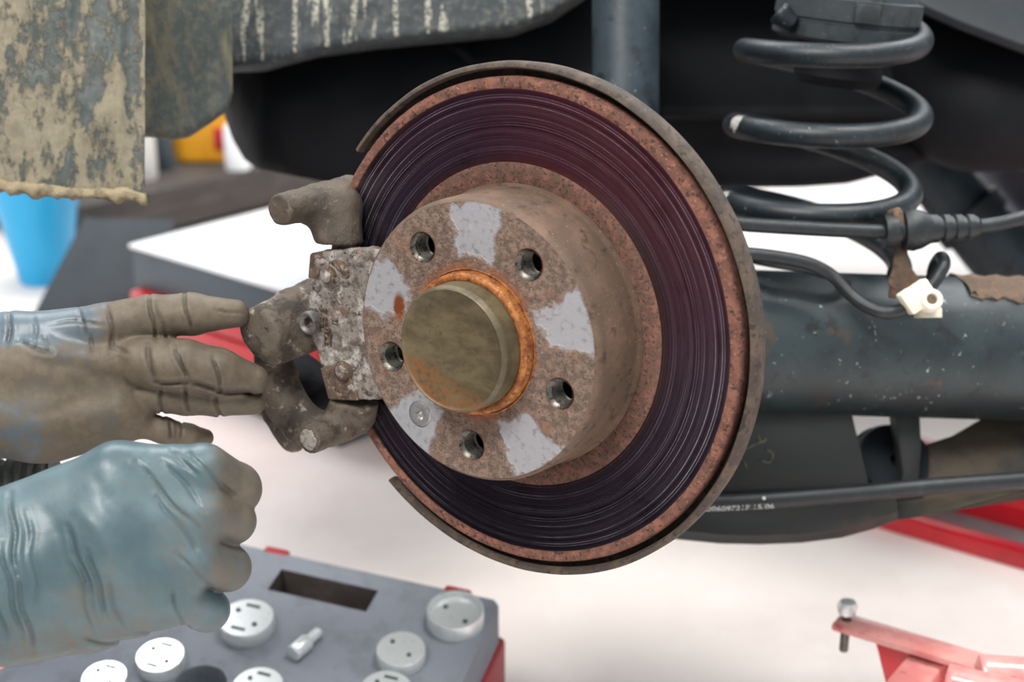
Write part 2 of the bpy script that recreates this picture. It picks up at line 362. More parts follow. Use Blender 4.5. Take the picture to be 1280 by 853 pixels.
HOLES = [L(*p, .0427) for p in ((528.5, 309), (659, 329), (698, 493), (589.5, 556.7), (488.6, 445))]
HA = np.unwrap([math.atan2(h[1], h[0]) for h in HOLES]); HS = np.sign(HA[1]-HA[0]); HA0 = float(np.mean(HA-HS*np.arange(5)*2*PI/5)); HR = float(np.mean([np.hypot(h[0], h[1]) for h in HOLES]))
def mat_hubface():
    m = Mat('rusty_hub_face'); x = m.xyz()
    r = m.math('SQRT', m.math('ADD', m.math('MULTIPLY', x[0], x[0]), m.math('MULTIPLY', x[1], x[1])))
    th = m.math('ARCTAN2', x[1], x[0]); q = 2*PI/5
    t = m.math('SUBTRACT', m.math('FLOORED_MODULO', m.math('SUBTRACT', th, HA0), q), q/2)      # angle from the middle between two bolt holes
    n1 = m.noise(70, 5, .6); n2 = m.noise(240, 6, .65); n3 = m.noise(800, 5, .65); n4 = m.noise(32, 3)
    c = m.mix(m.step(n2, .40, .62), s2l((102, 85, 74)), s2l((138, 116, 101)))
    c = m.mix(m.step(n3, .54, .64), c, s2l((70, 57, 50)))
    c = m.mix(m.math('MULTIPLY', m.step(n1, .55, .72), .8), c, s2l((134, 98, 78)))
    c = m.mix(m.math('MULTIPLY', m.step(n3, .36, .28), .7), c, s2l((186, 172, 160)))
    # bare metal pads where the wheel sits
    du = m.math('ABSOLUTE', m.math('MULTIPLY', t, .062)); dv = m.math('ABSOLUTE', m.math('SUBTRACT', r, .0635))
    dd = m.math('MAXIMUM', m.math('DIVIDE', du, .0148), m.math('DIVIDE', dv, .0165))
    dd = m.math('ADD', dd, m.math('MULTIPLY', m.math('SUBTRACT', n1,   .5), 1.25)); dd = m.math('ADD', dd, m.math('MULTIPLY', m.math('SUBTRACT', n2, .5), .5))
    pad = m.step(dd, 1.08, .80)
    pc = m.mix(m.step(n2, .5, .72), s2l((168, 169, 173)), s2l((138, 135, 134)))
    pc = m.mix(m.step(n1, .6, .75), pc, s2l((184, 185, 188)))
    c = m.mix(pad, c, pc)
    # orange rust round the centre bore
    ro = m.math('ADD', r, m.math('MULTIPLY', m.math('SUBTRACT', n1, .5), .012))
    c = m.mix(m.math('MULTIPLY', m.math('MULTIPLY', m.step(ro, .0478, .0425), .8), m.step(n4, .38, .62)), c, m.mix(n2, s2l((122, 66, 34)), s2l((160, 98, 52))))
    sx = L(499, 383, .0427)
    ds = m.math('SQRT', m.math('ADD', m.math('POWER', m.math('DIVIDE', m.math('SUBTRACT', x[0], float(sx[0])), .005), 2), m.math('POWER', m.math('DIVIDE', m.math('SUBTRACT', x[1], float(sx[1])), .0095), 2)))
    c = m.mix(m.step(m.math('ADD', ds, m.math('MULTIPLY', n2, .6)), 1.35, .85), c, s2l((124, 66, 34)))
    # rust haloes round the bolt holes
    tt = m.math('SUBTRACT', m.math('FLOORED_MODULO', m.math('ADD', m.math('SUBTRACT', th, HA0), q/2), q), q/2)
    dh = m.math('SQRT', m.math('ADD', m.math('POWER', m.math('MULTIPLY', tt, HR), 2), m.math('POWER', m.math('SUBTRACT', r, HR), 2)))
    c = m.mix(m.math('MULTIPLY', m.step(m.math('ADD', dh, m.math('MULTIPLY', n2, .003)), .0128, .0102), .65), c, s2l((118, 78, 56)))
    rough_h = m.math('MULTIPLY', m.math('SUBTRACT', 1, m.math('MULTIPLY', pad, .85)), m.noise(420, 6, .7))
    nor = m.bump(rough_h, 1.0, .0018); nor = m.bump(n3, .25, .0004, nor)
    return m.done(c, m.mix(pad, (.8, .8, .8), (.5, .5, .5)), m.math('MULTIPLY', pad, .45), nor)
m_hubface = mat_hubface()
def mat_spigot():
    m = Mat('orange_rust_spigot'); n1 = m.noise(120, 5); n2 = m.noise(500, 5)
    c = m.mix(m.step(n1, .35, .65), s2l((122, 66, 32)), s2l((170, 108, 52))); c = m.mix(m.step(n2, .54, .66), c, s2l((88, 46, 26))); c = m.mix(m.step(n2, .40, .32), c, s2l((190, 146, 100)))
    return m.done(c, .6, .2, m.bump(n2, .5, .0008))
m_spigot = mat_spigot()
def mat_cap():
    m = Mat('greasy_dust_cap'); x = m.xyz(); n1 = m.noise(50, 6, .65, (1, 1.8, 1), .3); n2 = m.noise(300, 6)
    c = m.mix(m.step(n1, .35, .65), s2l((76, 68, 48)), s2l((102, 92, 68))); c = m.mix(m.step(n2, .58, .72), c, s2l((70, 60, 42)))
    low = m.step(m.math('ADD', m.math('ADD', x[1], m.math('MULTIPLY', x[0], .5)), m.math('MULTIPLY', m.math('SUBTRACT', n1, .5), .05)), -.012, -.026)
    c = m.mix(m.math('MULTIPLY', m.math('MULTIPLY', low, .7), m.step(n2, .35, .6)), c, s2l((128, 82, 40)))
    return m.done(c, m.math('ADD', .38, m.math('MULTIPLY', n2, .25)), .25, m.bump(n2, .3, .0006, m.bump(n1, .3, .001)))
m_cap = mat_cap()

def mat_mud(name, base, mudc, lo, hi, drip=0.):
    m = Mat(name); a = m.attr('mud'); big = m.noise(30, 7, .66, (1.6, 1.6, .45)); fine = m.noise(150, 6, .7); sp = m.noise(420, 4, .6)
    v = m.math('ADD', big, m.math('MULTIPLY', m.math('SUBTRACT', fine, .5), .30)); v = m.math('ADD', v, m.math('SUBTRACT', a, .5))
    k = m.step(v, lo, hi)
    c = m.mix(fine, s2l(base), tuple(q*1.5 for q in s2l(base)))
    c = m.mix(m.math('MULTIPLY', m.step(fine, .48, .66), .35), c, s2l((128, 126, 110)))
    if drip:
        d = m.noise(150, 2, .5, (1, .3, .02)); d2 = m.noise(30, 3, .6); top = m.attr('drip')
        dk = m.math('MULTIPLY', m.math('MULTIPLY', m.step(d, .555, .63), m.step(sp, .42, .54)), m.step(m.math('ADD', top, m.math('MULTIPLY', m.math('SUBTRACT', d2, .5), .8)), .35, .6))
        c = m.mix(m.math('MULTIPLY', dk, drip), c, s2l((186, 182, 164)))
        c = m.mix(m.step(sp, .72, .76), c, s2l((140, 140, 132)))
    c = m.mix(k, c, m.mix(m.step(fine, .35, .7), s2l(mudc), tuple(q*.72 for q in s2l(mudc))))
    nor = m.bump(k, .6, .002, m.bump(fine, .4, .0015))
    return m.done(c, m.mix(k, (.55, .55, .55), (.92, .92, .92)), 0, nor)
m_mudflap = mat_mud('mud_caked_flap', (62, 69, 67), (141, 133, 113), .47, .57)
m_bumper = mat_mud('dusty_bumper', (62, 68, 66), (126, 120, 100), .50, .72)
m_sill = mat_mud('streaked_sill', (32, 40, 44), (104, 100, 86), .70, .9, .75)
m_crust = worn('dried_mud_crust', (158, 144, 116), [((124, 112, 90), 90, .5, .65), ((176, 164, 138), 300, .56, .7)], .95, bumps=[(300, .8, .002)])

def mat_glove(name, base, light, dirt, lo, hi):
    m = Mat(name); a = m.attr('dirt'); n1 = m.noise(24, 6, .6); n2 = m.noise(140, 6, .65); n3 = m.noise(900, 4)
    c = m.mix(m.step(n1, .35, .68), s2l(base), s2l(light))
    v = m.math('ADD', m.math('ADD', m.math('MULTIPLY', n1, .55), m.math('MULTIPLY', n2, .45)), m.math('SUBTRACT', a, .5))
    k = m.step(v, lo, hi); c = m.mix(k, c, m.mix(m.step(m.math('ADD', m.math('MULTIPLY', n2, .5), m.math('MULTIPLY', n1, .5)), .36, .64), tuple(q*.66 for q in s2l(dirt)), tuple(q*1.12 for q in s2l(dirt))))
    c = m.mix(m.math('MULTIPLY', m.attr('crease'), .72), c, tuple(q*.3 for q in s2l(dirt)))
    nor = m.bump(n3, .14, .0004, m.bump(n2, .16, .0012))
    return m.done(c, m.mix(k, (.40, .40, .40), (.62, .62, .62)), 0, nor)
m_glove_brown = mat_glove('grimy_nitrile_glove', (78, 90, 97), (98, 114, 124), (97, 86, 71), .36, .62)
m_glove_blue = mat_glove('blue_nitrile_glove', (66, 87, 93), (86, 107, 113), (94, 86, 74), .46, .84)

# ================================================================== SETTING
def struct(name, vf, mt, **kw): return tag(obj(name, vf, mt, **kw), kind='structure')
struct('floor', box((-4, -2.5, -.05), (4.5, 4.3, 0)), m_floor, smooth=False)
wb = struct('wall_back', box((-4, 4.2, 0), (4.5, 4.3, 3)), m_wall, smooth=False)
struct('baseboard_back', box((-4, 4.17, 0), (4.5, 4.2, .09)), worn('grey_baseboard', (150, 150, 150)), smooth=False)

# ================================================================== BRAKE DISC
disc = thing('brake_disc', 'rusty brake disc with scored dark friction face and five-hole hub', 'brake disc', m=DM)
obj('friction_ring', lathe([(.0945, -.0102), (.0945, 0), (.1000, .0), (.110, .0), (.120, 0), (.130, 0), (.1366, .0), (.1366, -.0102), (.0945, -.0102)], 256), m_friction, disc, True)
lipmod = lambda a, j: 1+.0012*mnoise.noise((9*math.cos(a), 9*math.sin(a), .3*j))
obj('rusty_rim', lathe([(.1362, -.0105), (.1362, .0002), (.1366, .0011), (.1390, .0013), (.1415, .0009), (.1428, -.0004), (.1432, -.003), (.1432, -.0085), (.1425, -.0105), (.1362, -.0105)], 256, mod=lipmod), m_rust_lip, disc, True, angle=60)
obj('inner_rust_band', lathe([(.0800, -.008), (.0800, -.0009), (.0835, -.0009), (.0850, -.0002), (.0905, .0001), (.0950, .0002), (.0962, -.0004), (.0962, -.006), (.0800, -.008)], 200), m_rust_band, disc, True, angle=60)
obj('hat_wall', lathe([(.0835, -.006), (.0835, .0005), (.0822, .0020), (.0818, .005), (.0814, .020), (.0811, .036), (.0808, .0395), (.0799, .0416), (.0786, .0427)], 200), m_hat, disc, True, angle=60)
ZF = .0427; HRAD = .0090
ctr = [(HR*math.cos(HA0+HS*i*2*PI/5), HR*math.sin(HA0+HS*i*2*PI/5)) for i in range(5)]
sc = L(525, 518, ZF)[:2]
loops = [circ(0, 0, .0786, 200), circ(0, 0, .0416, 120)]+[circ(*c, HRAD, 36) for c in ctr]+[circ(*sc, .0079, 32)]
pts = [p for p in (np.column_stack([rng.uniform(-.078, .078, 2600), rng.uniform(-.078, .078, 2600)])) if .0425 < np.hypot(*p) < .0776 and all(np.hypot(p[0]-c[0], p[1]-c[1]) > HRAD+.001 for c in ctr)]
hv, hf = sheet(loops, ZF, pts)
obj('hub_face', (hv, hf), m_hubface, disc, True)
thread = [(HRAD, 0), (.0078, -.0016)]
for i in range(6): thread += [(.0066, -.0016-.0019*(i+.35)), (.0082, -.0016-.0019*(i+.65)), (.0082, -.0016-.0019*(i+1))]
thread += [(.0068, -.014), (.0108, -.0145), (.0108, -.034), (0, -.034)]
bore = lathe(thread, 36)
for c in ctr: obj('bolt_hole', xf(bore, Matrix.Translation((c[0], c[1], ZF))), m_bore, disc, True, angle=25)
star = lambda a, j: (1+.16*math.cos(6*a)) if j >= 5 else 1
obj('locating_screw', xf(lathe([(.0079, -.002), (.0078, -.0003), (.0073, .0004), (.0060, .0006), (.0046, .0006), (.0031, .0004), (.0029, -.0022), (0, -.0022)], 48, mod=star), Matrix.Translation((sc[0], sc[1], ZF))), m_screw, disc, True)
obj('centre_spigot', lathe([(.0417, ZF-.004), (.0416, ZF+.0005), (.0412, ZF+.0008), (.0408, ZF-.0006), (.0404, ZF+.001), (.0402, ZF+.0055), (.0394, ZF+.0068), (.0374, ZF+.0072), (.0362, ZF+.0068), (.0360, ZF+.003)], 128), m_spigot, disc, True, angle=50)
obj('dust_cap', lathe([(.0361, ZF+.002), (.0359, ZF+.012), (.0355, ZF+.0165), (.0357, ZF+.0178), (.0353, ZF+.0192), (.0343, ZF+.0207), (.0336, ZF+.0212), (.0330, ZF+.0206), (.0320, ZF+.0202), (0, ZF+.0206)], 128), m_cap, disc, True, angle=50)

# ================================================================== SPLASH SHIELD
a0 = math.atan2(*L(487, 600, 0)[[1, 0]]); a1 = math.atan2(*L(446, 187, 0)[[1, 0]])
shield = thing('splash_shield', 'thin brown steel splash shield curling round the brake disc', 'shield', m=DM)
shmod = lambda a, j: 1+.0018*mnoise.noise((7*math.cos(a), 7*math.sin(a), 2.))
obj('rolled_lip', lathe([(.1470, -.004), (.1472, -.0005), (.1482, .0012), (.1500, .0008), (.1512, -.001), (.1514, -.006), (.1508, -.012), (.1490, -.012), (.1490, -.0045), (.1470, -.004)], 220, a0, a1, shmod), m_shield, shield, True, angle=50)
obj('backing_plate', lathe([(.045, -.017), (.120, -.017), (.140, -.0165), (.147, -.0145), (.1495, -.011), (.1505, -.012), (.148, -.0165), (.140, -.0185), (.045, -.0185), (.045, -.017)], 220, a0, a1), m_shield, shield, True, angle=50)
obj('bearing_carrier', lathe([(.0, -.022), (.06, -.022), (.062, -.024), (.062, -.06), (.055, -.066), (0, -.066)], 64), m_darkmetal, shield, True)

# ================================================================== CALIPER BRACKET
brk = thing('caliper_bracket', 'corroded cast caliper bracket clamped over the left edge of disc', 'bracket', m=DM)
def lump(V, amp, sc, oc=4): return amp*np.array([mnoise.fractal(Vector(p)*sc, .8, 2., oc) for p in V.reshape(-1, 3)]).reshape(V.shape[:-1])
def rough(vf, amp, sc, oc=4):
    v = np.asarray(vf[0]); f = vf[1]
    me = bpy.data.meshes.new('tmp'); me.from_pydata(v.tolist(), [], f); n = np.empty(len(v)*3); me.vertices.foreach_get('normal', n); bpy.data.meshes.remove(me)
    return v+n.reshape(-1, 3)*lump(v, amp, sc, oc)[:, None], f
def sdf_part(name, fn, pts, pad, h, mt, amp=.0004, parent=None):
    P = np.array(pts); V, Q = nets(fn, P.min(0)-pad, P.max(0)+pad, h)
    return obj(name, rough((V, Q), amp, 160.), mt, parent or brk, True, angle=0)
# upper guide lug: a bar along the axle with a flat end, on a block that drops to the plate
u0, u1 = L(352, 262, .046), L(436, 244, -.016); ub = [L(404, 262, .014), L(416, 300, .016), L(428, 258, .006), L(430, 302, .012)]
def f_upper(P):
    d = rcone(P, u0-(u1-u0)*.2, u1, .0088, .0125); d = smax(d, P[..., 2]-.048, .0015)
    b = np.minimum(rcone(P, ub[0], ub[1], .0105, .0112), rcone(P, ub[2], ub[3], .012, .0115)); b = smin(b, rcone(P, ub[0], ub[2], .011, .012), .004)
    b = smax(b, -(P[..., 1]-ub[1][1]+.0015), .002)
    return smin(d, b, .009)
sdf_part('upper_guide_lug', f_upper, [u0, u1, *ub], .026, .0012, m_cast_dark)
# plate
pp = [L(x, y, .026) for x, y in ((393, 313), (455, 310), (484, 318), (500, 345), (500, 480), (484, 503), (440, 503), (412, 499), (402, 470), (393, 440), (379, 404), (386, 350))]
bs = [(L(412, 345, .026), .0058, .0050), (L(430, 352, .026), .0042, .0014), (L(431, 463, .026), .0062, .0052), (L(440, 485, .026), .0050, .0012), (L(461, 484, .026), .0042, .0024), (L(400, 330, .026), .0050, .0016), (L(452, 325, .026), .0045, .0014)]
def f_plate(P):
    d = smax(poly2(P, pp)+.001, np.abs(P[..., 2]-.018)-.0075, .003)
    for c, r, hh in bs:
        d = smin(d, rcone(P, c-np.array([0, 0, .006]), c+np.array([0, 0, hh-r*.55]), r, r*.75), .0022)
    mid = poly2(P, [L(x, y, .026) for x, y in ((402, 362), (440, 358), (446, 440), (412, 440))])
    return d+.0012*np.clip(1-np.abs(mid)/.003, 0, 1)*(P[..., 2] > .02)
sdf_part('bracket_plate', f_plate, [*pp, L(430, 400, .034), L(430, 400, .008)], .012, .0010, m_cast_plate, .0007)
m_castrust = cast('rust_brown_casting', (98, 80, 67), [((76, 60, 50), 140, .46, .60), ((142, 128, 115), 260, .52, .64), ((58, 46, 40), 420, .56, .66)])
def nub(name, px, py, r, hh, mt):
    p = L(px, py, .0255); v = lathe([(0, hh), (r*.35, hh*.97), (r*.7, hh*.8), (r*.9, hh*.5), (r, hh*.1), (r*1.05, -.002)], 28)
    obj(name, rough(xf(v, Matrix.Translation(p)), .0010, 420.), mt, brk, True, angle=0)
nub('cast_boss', 412, 344, .0058, .0052, m_castrust); nub('cast_boss', 431, 463, .0066, .0056, m_castrust); nub('cast_boss', 461, 485, .0042, .003, m_castrust); nub('cast_boss', 396, 357, .0036, .0024, m_cast_plate)
for pts_ in (((403, 459), (418, 455), (440, 470), (449, 484), (451, 500), (414, 499)), ((391, 316), (404, 314), (407, 334), (400, 347), (388, 347)), ((414, 327), (424, 323), (436, 330), (440, 346), (433, 350), (428, 338))):
    obj('rusty_pad', rough(bevel(prism([L(x, y, .0240) for x, y in pts_], np.array([0, 0, .0030])), .0012, 3), .0004, 200.), m_castrust, brk, True)
# sliding pin sleeve on the left
s0, s1 = L(330, 414, .046), L(402, 384, -.012)
def f_sleeve(P):
    d = rcone(P, s0, s1, .0162, .0205); ax = nrm(s1-s0); t = (P-s0)@ax
    d = smax(d, -(t+.006), .004); q = np.abs(t-.030)
    d = d-.0016*np.exp(-(q/.002)**2)+.0012*np.exp(-((t-.025)/.0016)**2)
    return smin(d, rcone(P, L(345, 432, .036), L(388, 418, .016), .012, .011), .006)
sdf_part('pin_sleeve', f_sleeve, [s0, s1, L(345, 432, .036)], .03, .0012, m_cast_mid)
# curved lower arm and lower lug
la = [L(338, 436, .020), L(346, 470, .016), L(358, 505, .014), L(378, 530, .012), L(410, 538, .010)]
l0, l1 = L(388, 550, .044), L(462, 515, -.012)
def f_arm(P): return smin(chain(P, la, [.0115, .0125, .0128, .0125, .011], .006), rcone(P, L(346, 515, -.004), L(366, 548, -.002), .0105, .0095), .008)
sdf_part('curved_arm', f_arm, [*la, L(346, 515, -.004), L(366, 548, -.002)], .02, .0012, m_cast_mid)
lb = [L(428, 524, .016), L(432, 503, .017), L(448, 515, .008), L(452, 503, .012)]
def f_lower(P):
    d = rcone(P, l0-(l1-l0)*.2, l1, .0080, .0120); d = smax(d, P[..., 2]-.0455, .0012)
    b = np.minimum(rcone(P, lb[0], lb[1], .0105, .0100), rcone(P, lb[2], lb[3], .0115, .0105)); b = smax(b, P[..., 1]-lb[1][1]-.0015, .002)
    return smin(d, b, .008)
sdf_part('lower_guide_lug', f_lower, [l0, l1, *lb], .024, .0012, m_cast_mid)
ic = [L(362, 452, -.028), L(380, 478, -.028), L(404, 494, -.026)]
sdf_part('inner_carrier', lambda P: chain(P, ic, [.0125, .0155, .0150], .008), ic, .02, .0016, m_dark)
le = L(388, 551, .0450); obj('worn_lug_end', rough(xf(lathe([(0, .0012), (.0040, .0011), (.0066, .0006), (.0072, -.0006), (.0072, -.004)], 32), Matrix.Translation(le+np.array([-.0012, .0005, 0]))), .0005, 300.), worn('worn_pale_steel', (150, 146, 138), [((118, 106, 92), 220, .48, .62), ((176, 172, 164), 500, .56, .66)], .6, .3, bumps=[(600, .4, .0006)]), brk, True)
c = L(385, 404, .0305)
hexm = lambda a, j: (1/max(math.cos(((a+.4) % (PI/3))-PI/6), .8)) if j >= 5 else 1
bolt = obj('bolt_head', xf(lathe([(.0072, -.012), (.0074, -.001), (.0068, .0010), (.0058, .0014), (.0050, .0002), (.0033, -.0004), (.0031, -.006), (0, -.006)], 48, mod=hexm), Matrix.Translation(c)), m_boss, brk, True)
obj('washer', xf(lathe([(.0058, -.007), (.0086, -.007), (.0088, -.006), (.0084, -.005), (.0060, -.005)], 40), Matrix.Translation(c)), m_boss, bolt, True)
for s, x, y, sz in (('1 EEI', 403, 398, .0078), ('II', 417, 401, .0078), ('AZE', 409, 420, .0074)):
    t = text_mesh(s, sz, .0007); R = Matrix.Translation(L(x, y, .0264))@Matrix.Rotation(-PI/2, 4, 'Z')
    obj('embossed_mark', xf(t, R), m_castrust, brk, True, smooth=False)

# ================================================================== AXLE TUBE, CLIPS AND LINES
ax0, ax1 = W(840, 424, 1.06), W(1560, 446, 1.10)
axle = thing('axle_tube', 'thick dark teal axle tube behind the brake disc', 'axle', loc=ax0)
obj('tube_body', rtube(ax0, ax1, .0535, .0545, 72), m_tube, axle)
sb = smoothpath([DC-DN*.067, DC-DN*.10, ax0+(ax1-ax0)*.05, ax0+(ax1-ax0)*.12], 8)
obj('stub_axle', tube(sb, np.linspace(.044, .050, len(sb)), 40), m_tube, axle)
axd = nrm(ax1-ax0); axr = .0540
def axpt(px, py_ang, lift=0.):                 # a point on the tube: along it by pixel column, round it by angle (0 = top, + towards camera)
    t = ((px-640)/F*1.07-ax0[0])/axd[0]; c = ax0+axd*t; u = nrm(np.cross(axd, [0, 0, 1])); w = np.cross(u, axd)
    return c+(axr+lift)*(math.cos(py_ang)*w+math.sin(py_ang)*u)
top, bot = [], []
seam = [(1188, -.35), (1196, .10), (1240, .06), (1290, .12), (1400, .1), (1400, -.5), (1188, -.5)]
rows = [[axpt(x, a, .0006+.0022*(.5+.5*math.sin(x*.21+a*9))*(0 if a in (-.5, ) else 1)) for a in np.linspace(-.5, .50+.22*mnoise.fractal((x*.05, 0, 0), .7, 2., 4), 8)] for x in range(1190, 1420, 6)]
obj('rusty_seam', thicken(loft(rows), .0012), m_rustbracket, axle)
obj('weld_bead', rough(tube(smoothpath([axpt(x, .50+.22*mnoise.fractal((x*.05, 0, 0), .7, 2., 4), .0005) for x in range(1190, 1420, 10)], 3), .0012, 8), .0008, 300), m_rustbracket, axle)
def cord(name, pts, r, mt, label, cat, n=8, seg=20, thick=None):
    return solid(name, tube(smoothpath([W(*p) for p in pts], n), r, seg), mt, label, cat)
# brake hose with its grommet
hose_pts = [W(*p) for p in ((850, 268, 1.00), (915, 279, 1.0), (1000, 285, 1.0), (1080, 289, 1.0), (1112, 289, 1.0), (1225, 283, 1.0), (1290, 270, 1.0), (1420, 240, 1.02))]
hose = thing('brake_hose', 'black rubber brake hose with ribbed grommet held above the axle tube', 'hose', loc=hose_pts[4])
obj('hose_line', tube(smoothpath(hose_pts, 8), .0052, 18), m_rubber, hose)
gd = nrm(hose_pts[5]-hose_pts[4]); gl = np.linalg.norm(hose_pts[5]-hose_pts[4])
g0 = hose_pts[4]; prof = [(-.0045, .005), (-.004, .0115), (.001, .0125), (.005, .0118), (.006, .009), (.0085, .009), (.0095, .0135), (.016, .0150), (.022, .0135), (.028, .0105)]
s = .028
while s < gl-.004:
    prof += [(s+.001, .0102-.045*(s-.028)), (s+.0055, .0100-.045*(s-.028)), (s+.006, .0084-.04*(s-.028)), (s+.0078, .0084-.04*(s-.028))]; s += .0085
prof += [(gl, .0055)]
gr = obj('ribbed_grommet', tube([g0+gd*p[0] for p in prof], [p[1] for p in prof], 28), m_rubber, hose, angle=30)
# upright rusty hose bracket on the tube
hb = thing('hose_bracket', 'small rusty upright bracket on the axle tube gripping the hose', 'bracket', loc=axpt(1128, .2))
obj('bracket_strip', prism([W(x, y, 1.005) for x, y in ((1119, 300), (1134, 300), (1136, 330), (1152, 352), (1150, 366), (1118, 362), (1110, 354), (1117, 335))], FW*.004, .0008), m_rustbracket, hb)
obj('bracket_tab', prism([W(x, y, .992) for x, y in ((1117, 275), (1118, 262), (1123, 258), (1129, 263), (1131, 278), (1128, 300), (1119, 300))], FW*.022, .001), m_rustbracket, hb)
obj('bracket_foot', rough(rtube(W(1112, 362, 1.012), W(1150, 366, 1.012), .006, .005, 20, .002), .001, 200), m_rustbracket, hb)
# sensor wire and white clip
wire = [(880, 316, 1.0), (930, 317, 1.0), (975, 322, 1.0), (1012, 330, 1.0), (1040, 345, 1.0), (1065, 370, .995), (1085, 384, .99), (1108, 391, .985), (1130, 386, .985), (1146, 374, .99), (1160, 362, .992), (1172, 346, .995), (1180, 330, 1.0), (1176, 322, 1.02), (1168, 334, 1.04), (1164, 356, 1.04)]
cord('sensor_wire', wire, .0046, m_rubber, 'thin black sensor wire dipping across the tube into white clip', 'wire')
cord('sensor_wire', [(930, 322, 1.03), (972, 330, 1.02), (1010, 336, 1.02), (1040, 346, 1.02), (1060, 356, 1.03)], .0035, m_rubber, 'thinnest black wire running just behind the dipping sensor wire', 'wire')
wc = thing('wire_clip', 'cream plastic wire clip on top of the axle tube', 'clip', loc=axpt(1150, .9))
cd = nrm(W(1172, 352, .982)-W(1126, 385, .975)); cM = frame(W(1147, 371, .978), -FW, cd)
obj('clip_body', box((-.0085, -.011, -.006), (.0085, .011, .006), cM, .002), m_clip, wc)
obj('clip_wing', box((-.0045, -.005, -.004), (.0045, .005, .004), frame(W(1132, 371, .980), -FW, cd), .0015), m_clip, wc)
eye = frame(W(1163, 376, .974), nrm(-FW+.2*UP), UP)
obj('clip_eye', xf(lathe([(.0035, -.004), (.0035, .004), (.0045, .0052), (.0066, .0052), (.0076, .004), (.0078, -.004), (.0035, -.004)], 32), eye), m_clip, wc)
obj('clip_stud', xf(lathe([(0, .0042), (.0030, .0042), (.0037, .003), (.0037, -.004), (0, -.004)], 20), eye), m_rustbracket, wc)
obj('clip_base', xf(lathe([(0, .004), (.008, .004), (.0095, .002), (.0095, -.004), (0, -.004)], 32), frame(W(1160, 390, .990), UP, FW)), m_clip, wc)

# ================================================================== COIL SPRING
spr = thing('coil_spring', 'dark steel coil spring with chipped coating above the axle tube', 'spring', loc=W(1024, 340, 1.07))
SD = 1.08; P = []; chips = []
def sp_pt(turn):
    a = 2*PI*turn; cx = 1050-turn*13; yy = 30+turn*94; R = 111*(.84+.16*min(1, max(0, turn+.15)/.6))*SD/F
    x = math.cos(a); z = math.sin(a)          # turn 0: right side, going to the front then left
    return K(cx, yy, SD)+np.array([R*x, R*x*.127, 0])+np.array([0, -R*z*math.sin(PITCH)*-1*0, 0])+np.array([0, R*z*math.sin(PITCH), -R*z*math.cos(PITCH)])
path = np.array([c2w(sp_pt(t)) for t in np.linspace(-.15, 3.06, 290)])
obj('coil', tube(path, .0090, 24), m_spring, spr)
def chip(t, w, a):                              # bare patch where the coating has flaked off
    q = np.array([c2w(sp_pt(t+s)) for s in np.linspace(-w, w, 7)]); rr = [.0006+.0087*math.sin(PI*(.12+.76*i/6)) for i in range(7)]
    V = []
    for i in range(7):
        T = nrm(q[min(i+1, 6)]-q[max(i-1, 0)]); u = nrm(-FW-T*(-FW@T)); v = np.cross(T, u); half = .9*math.sin(PI*(.08+.84*i/6))*(1+.3*math.sin(9*i))
        V += [[q[i]+.00925*(math.cos(a+h)*u+math.sin(a+h)*v) for h in np.linspace(-half, half, 7)]]
    return loft(V)
for t, w, a in ((1.452, .014, -.1), (2.462, .014, -.2)): obj('coating_chip', chip(t, w, a), m_chip, spr)
# upper seat and bump stop
seat = thing('spring_seat', 'grey rubber spring seat with notched rim above the top coil', 'spring seat', loc=W(1062, 20, SD))
sM = frame(W(1060, 16, SD), nrm(np.array([.10, .05, 1.])), FW)
obj('seat_ring', xf(lathe([(.0, .030), (.045, .030), (.050, .012), (.0545, .011), (.0548, -.004), (.0535, -.0045), (.0532, -.008), (.0548, -.0085), (.0548, -.018), (.050, -.021), (.030, -.019), (0, -.019)], 96), sM), m_seat, seat)
obj('seat_tab', box((-.008, .050, -.004), (.010, .0575, .010), sM@np.array(Matrix.Rotation(PI*1.02, 4, 'Z')), .001), m_seat, seat)
obj('bump_stop', xf(lathe([(0, -.01), (.034, -.01), (.036, -.030), (.032, -.038), (.034, -.047), (.030, -.054), (0, -.054)], 48), sM), m_dark, seat)
obj('seat_peg', rtube(W(972, 14, 1.05), W(992, 32, 1.05), .009, .007, 20, .002), m_spring, seat)

# ================================================================== SHOCK ABSORBER
sh = thing('shock_absorber', 'grey-blue shock absorber tube rising straight up behind brake disc', 'shock absorber', loc=W(782, 330, 1.10))
obj('shock_tube', rtube(W(782, 330, 1.10), W(782, -120, 1.10), .0255, .0262, 48), m_strut, sh)
obj('shock_eye', xf(lathe([(.008, -.02), (.024, -.02), (.026, -.018), (.026, .018), (.024, .02), (.008, .02), (.008, -.02)], 32), frame(W(782, 350, 1.10), XC, UP)), m_darkmetal, sh)

# ================================================================== CONTROL ARM AND HANDBRAKE CABLE
AD = 1.06
arm = thing('control_arm', 'grimy dark control arm of welded plates slung below the axle tube', 'control arm', loc=W(960, 672, AD))
def pl(pts, d, th=.004, bw=.001): return prism([W(x, y, d+(q[0] if q else 0)) for x, y, *q in pts], FW*th, bw)
obj('main_plate', pl(((820, 500), (1062, 500), (1068, 530), (1078, 570), (1088, 612), (1092, 650), (1060, 658), (820, 652)), AD), m_arm, arm)
ry = [(800, 660), (850, 669), (900, 674), (950, 675), (1000, 673), (1050, 667), (1090, 656), (1120, 645)]
lo_rows = [[W(x, 622-(x-880)*.045, AD-.001) for x, y in ry], [W(x, 634-(x-880)*.045, AD-.004) for x, y in ry], [W(x, 640-(x-880)*.045, AD-.010) for x, y in ry], [W(x, y-8, AD-.012) for x, y in ry], [W(x, y, AD-.006) for x, y in ry], [W(x, y+1, AD+.02) for x, y in ry], [W(x, y-6, AD+.10) for x, y in ry]]
obj('rolled_lower_flange', thicken(loft(lo_rows), .003), m_arm, arm)
